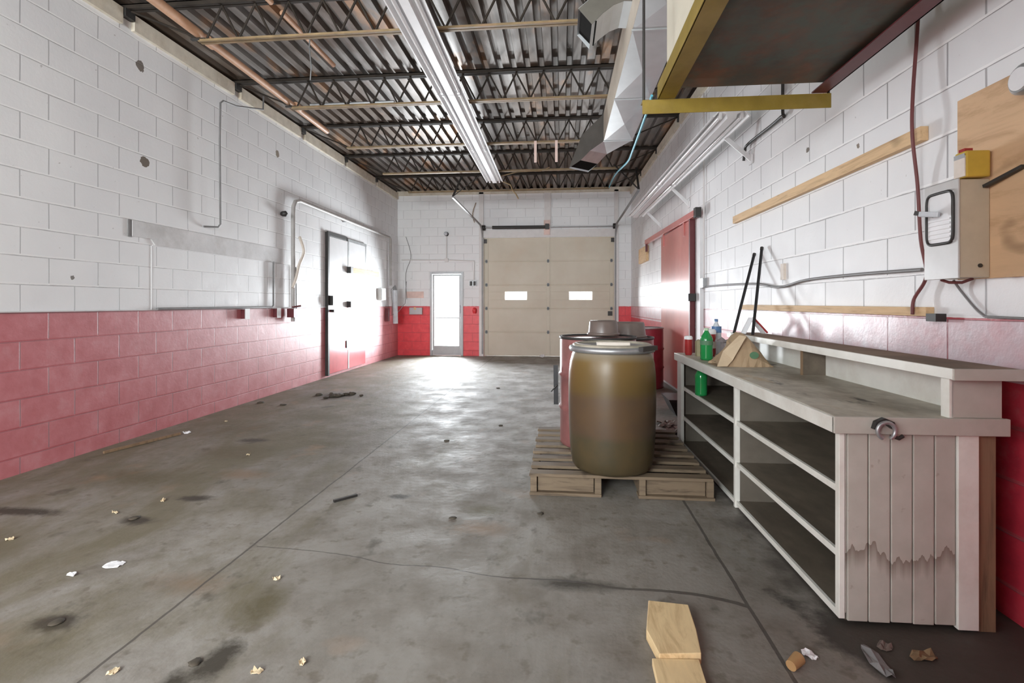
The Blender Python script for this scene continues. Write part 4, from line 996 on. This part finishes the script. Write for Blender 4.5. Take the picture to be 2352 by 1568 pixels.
# ------------------------------------------------------------------ pallet
PX0, PX1, PY0, PY1 = -.20, .925, 3.20, 4.42
t = Thing('wooden_pallet', 'weathered wooden pallet on the floor under the drums', 'pallet', (.36, 3.8, 0))
nS = 8; pw = .086; gap = (PY1 - PY0 - nS * pw) / (nS - 1)
for i in range(nS):
    y = PY0 + i * (pw + gap)
    t.part('deck_board', MB().box(PX0 + random.uniform(-.008, .008), PX1 + random.uniform(-.01, .01), y, y + pw, .118, .137), M['pallet'], .002)
for i, x_ in enumerate((PX0 + .005, .205, .475, PX1 - .045)):
    t.part('stringer', MB().box(x_, x_ + .04, PY0 + .006, PY1 - .006, .02, .118), M['pallet'], .002)
for xa, xb in ((PX0 + .05, .20), (.52, PX1 - .05)):
    t.part('face_board', MB().box(xa, xb, PY0 + .03, PY0 + .048, .022, .112), M['pallet'], .002)
for y in (PY0, PY0 + .52, PY1 - .10):
    t.part('bottom_board', MB().box(PX0, .245, y, y + .09, .002, .020), M['pallet'], .001)
    t.part('bottom_board', MB().box(.47, PX1, y, y + .09, .002, .020), M['pallet'], .001)

# ------------------------------------------------------------------ drums
cz = .138; c = (.325, 3.385, cz)
t = Thing('plastic_drum', 'large yellowed plastic drum with a clamped lid standing on the pallet', 'drum', c)
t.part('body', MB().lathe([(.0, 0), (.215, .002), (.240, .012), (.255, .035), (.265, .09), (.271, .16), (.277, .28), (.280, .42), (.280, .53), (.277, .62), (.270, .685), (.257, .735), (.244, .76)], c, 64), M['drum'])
crg = t.part('clamp_ring', MB().lathe([(.250, .752), (.272, .757), (.276, .772), (.272, .788), (.250, .792)], c, 64), M['steel'])
t.part('lid', MB().lathe([(.252, .775), (.252, .800), (.238, .806), (.225, .806), (.222, .792), (.0, .790)], c, 64), plain('dirty_plastic_lid', (.40, .36, .29), .45, var=.2, dirt=(.2, .19, .14), dirtamt=.6))
t.part('ring_latch', MB().bar((c[0] + .15, c[1] - .245, cz + .785), (c[0] + .262, c[1] - .10, cz + .785), .03, .028), M['dark'], parent=crg)
t.part('lid_bar', MB().box(c[0] - .10, c[0] + .11, c[1] - .07, c[1] - .02, cz + .792, cz + .815), M['tan'], .003, label='pale flat bar on the lid')
def steeldrum(c, name_mat, rim, label, r=.288, h=.84):
    t = Thing('steel_drum', label, 'drum', c)
    pr = [(r - .01, 0), (r, .01), (r, .03)]
    for zz_ in (.30, .57):
        z = h * zz_ / .88; pr += [(r, z - .02), (r + .012, z), (r, z + .02)]
    pr += [(r, h - .025), (r - .004, h - .012)]
    t.part('body', MB().lathe([(.0, 0)] + pr, c, 48), name_mat)
    t.part('rim', MB().lathe([(r - .02, h - .02), (r + .006, h - .018), (r + .006, h), (r - .012, h), (r - .018, h - .03), (0, h - .03)], c, 48), rim)
    return t
t = steeldrum((.275, 3.965, cz), M['redsteel'], M['dark'], 'red steel drum with a dark rim on the pallet behind the plastic drum', .286, .815)
steeldrum((.54, 4.735, 0), M['redsteel'], M['dark'], 'red steel drum on the floor hidden behind the pallet load', .286, .90)
steeldrum((1.17, 7.55, 0), M['darkred'], M['steel'], 'dark red steel drum standing by the sliding door', .285, .86)
def pail(c, r0, r1, h, label):
    t = Thing('upturned_pail', label, 'pail', c, group='upturned pails on the red drums')
    t.part('body', MB().lathe([(r0, 0), (r0 * .99, .01), (r1, h - .012), (r1 - .008, h), (0, h)], c, 36), M['pailm'])
    t.part('rim', MB().lathe([(r0, 0), (r0 + .008, .004), (r0 + .008, .018), (r0, .022)], c, 36), M['pailm'])
pail((.325, 4.06, cz + .815), .118, .108, .115, 'brown-grey upturned pail on the pallet drum, left of the two')
pail((.60, 4.66, .90), .150, .135, .135, 'brown-grey upturned pail on the rear drum, right of the two')
t = Thing('black_strap', 'black strap hanging down the left side of the red drum', 'strap', (-.03, 3.95, .4))
t.part('band', MB().bar((-.045, 3.93, .73), (-.042, 3.93, .43), .035, .012, (0, 1, 0)), M['black'])
t.part('buckle', MB().tube([(-.035, 3.915, .58), (-.08, 3.915, .53)], .006, 6), M['dark'])

# ------------------------------------------------------------------ planks on the floor
m = MB().add([(.338, 2.045, .002), (.300, 1.86, .002), (.322, 1.735, .002), (.462, 1.752, .002), (.478, 1.88, .002), (.486, 2.03, .002)] + [(.338, 2.045, .04), (.300, 1.86, .04), (.322, 1.735, .04), (.462, 1.752, .04), (.478, 1.88, .04), (.486, 2.03, .04)],
             [(5, 4, 3, 2, 1, 0), (6, 7, 8, 9, 10, 11), (0, 1, 7, 6), (1, 2, 8, 7), (2, 3, 9, 8), (3, 4, 10, 9), (4, 5, 11, 10), (5, 0, 6, 11)])
single('plank_offcut', m, M['pine2'], 'pale split plank offcut lying on the floor, the farther of two', 'plank', group='planks on the floor', bevel=.003)
single('plank_offcut', MB().hexa([(.298, 1.732, .001), (.288, 1.2, .001), (.425, 1.2, .001), (.452, 1.742, .001), (.298, 1.732, .026), (.288, 1.2, .026), (.425, 1.2, .026), (.452, 1.742, .026)]), M['pine2'], 'pale plank running out of the bottom edge, the nearer of two', 'plank', group='planks on the floor', bevel=.002)

# ------------------------------------------------------------------ litter on the floor
def flake(p, w_, d_, mat, label, cat, group=None, amp=.004, seed=0, name='paper_scrap'):
    single(name, MB().sheet((p[0], p[1]), w_, d_, .0005, amp, random.Random(seed).uniform(0, 3), seed), mat, label, cat, group=group)
flake((-2.043, 2.159), .085, .06, M['paper'], 'larger white paper scrap on the left of the floor', 'paper scrap', seed=1)
flake((-2.155, 2.065), .05, .03, M['paper'], 'smaller white paper scrap just left of the larger one', 'paper scrap', seed=2)
flake((-.437, 11.45), .14, .08, M['paper'], 'white crumpled scrap at the foot of the overhead door', 'paper scrap', seed=3, amp=.03)
flake((-3.45, 4.42), .07, .05, M['paper'], 'tiny white scrap at the end of the dark stick by the left wall', 'paper scrap', seed=4, amp=.01)
single('dark_stick', MB().bar((-3.64, 3.75, .012), (-3.47, 4.36, .014), .02, .02), M['stud'], 'long dark stick lying near the foot of the left wall', 'stick')
single('dark_stick', MB().bar((-1.37, 2.97, .008), (-1.27, 3.08, .008), .018, .014), M['dark'], 'short dark stick lying left of centre on the floor', 'stick')
chips = [(-1.236, 2.118, 'beside the long floor joint below the crack end'), (-.986, 1.575, 'at the bottom edge right of the joint'), (-2.471, 3.831, 'on the olive mud patch, farthest'), (-2.545, 2.698, 'on the left near the dark clump'),
         (-2.41, 2.89, 'on the left just beyond the dark clump'), (-1.45, 1.53, 'at the bottom edge left of the joint'), (-.86, 1.63, 'at the bottom edge, rightmost'), (-3.4, 4.9, 'near the left wall'), (-2.79, 2.34, 'near the left frame edge')]
for i, p in enumerate(chips):
    flake(p, random.uniform(.03, .05), random.uniform(.02, .03), M['leafp'], 'pale dry chip on the floor ' + p[2], 'chip', 'pale chips scattered on the floor', .006, 20 + i, 'wood_chip')
clods = [(-1.89, 1.749, .024, 'dark dirt clump near the left bottom corner of the floor'), (-1.219, 1.60, .022, 'dark dirt clump left of the long floor joint at the bottom'),
         (-2.374, 2.643, .028, 'dark dirt clump between the white scraps and the left wall'), (-3.615, 5.863, .045, 'dark clump at the foot of the left wall, nearer one'), (-3.281, 5.762, .040, 'dark clump a step out from the left wall foot'),
         (-.606, 2.815, .022, 'small dark clump on the floor left of the pallet'), (-.12, 2.92, .022, 'small dark clump just before the pallet corner'), (-1.0, 4.4, .025, 'small dark clump mid floor beside the long joint'),
         (-.6, 5.0, .025, 'small dark clump mid floor left of the red drum'), (-.9, 7.2, .03, 'small dark clump on the bright far floor')]
for i, (x_, y_, r_, lb) in enumerate(clods):
    single('dirt_clod', MB().clod((x_, y_, r_ * .12), r_, .22, 50 + i), M['clod'], lb, 'dirt clump', group='dirt clumps on the floor')
m = MB(); rd = random.Random(9)
for k in range(26):
    a = rd.uniform(0, 6.28); q = rd.uniform(0, .30); m.clod((-2.887 + q * math.cos(a), 6.434 + q * .8 * math.sin(a), .01), rd.uniform(.025, .06), .4, k)
tagit(build('debris_pile', m, M['clod'], None, (-2.887, 6.434, 0)), 'low pile of dark sweepings on the floor before the left door', 'debris', kind='stuff')
m = MB(); 
for k in range(14):
    m.sheet((1.08 + rd.uniform(-.10, .12), 4.95 + rd.uniform(-.3, .3)), .12, .10, rd.uniform(0, .02), .012, rd.uniform(0, 3), 80 + k)
tagit(build('debris_pile', m, plain('grey_rubbish', (.30, .27, .24), .8), None, (1.08, 4.95, 0)), 'grey rubbish heap on the floor by the far end of the counter', 'debris', kind='stuff')
single('black_can', MB().tube([(1.00, 4.52, .046), (1.07, 4.58, .046)], .045, 14), M['black'], 'black can lying beside the pallet near the counter foot', 'can')
single('black_tray', MB().hexa([(1.22, 5.6, .001), (1.45, 5.6, .001), (1.45, 5.95, .001), (1.22, 5.95, .001), (1.13, 5.55, .18), (1.5, 5.55, .18), (1.5, 6.0, .18), (1.13, 6.0, .18)]), M['black'], 'black tub on the floor behind the far counter end', 'tub')
t = Thing('brown_cup', 'small tipped brown cup by the floor joint at bottom right', 'cup', (.765, 1.765, 0))
t.part('body', MB().tube([(.745, 1.75, .018), (.785, 1.785, .022)], [.017, .021], 14), plain('brown_cup', (.45, .27, .12), .5))
flake((.84, 1.83), .05, .03, M['paper'], 'small white scrap by the tipped brown cup', 'paper scrap', seed=6, amp=.01)
for i, (x_, y_, w_, d_, mt, lb) in enumerate([(1.05, 1.82, .16, .05, M['greycab'], 'long grey strip of litter in the dark near corner'), (1.22, 1.86, .10, .05, M['leaf'], 'brown leaf litter in the dark near corner'), (.80, 1.60, .04, .03, M['leaf'], 'brown leaf below the tipped cup'), (1.12, 1.90, .05, .04, M['pailm'], 'mauve scrap near the counter foot')]):
    flake((x_, y_), w_, d_, mt, lb, 'scrap', None, .01, 120 + i, 'litter_scrap')
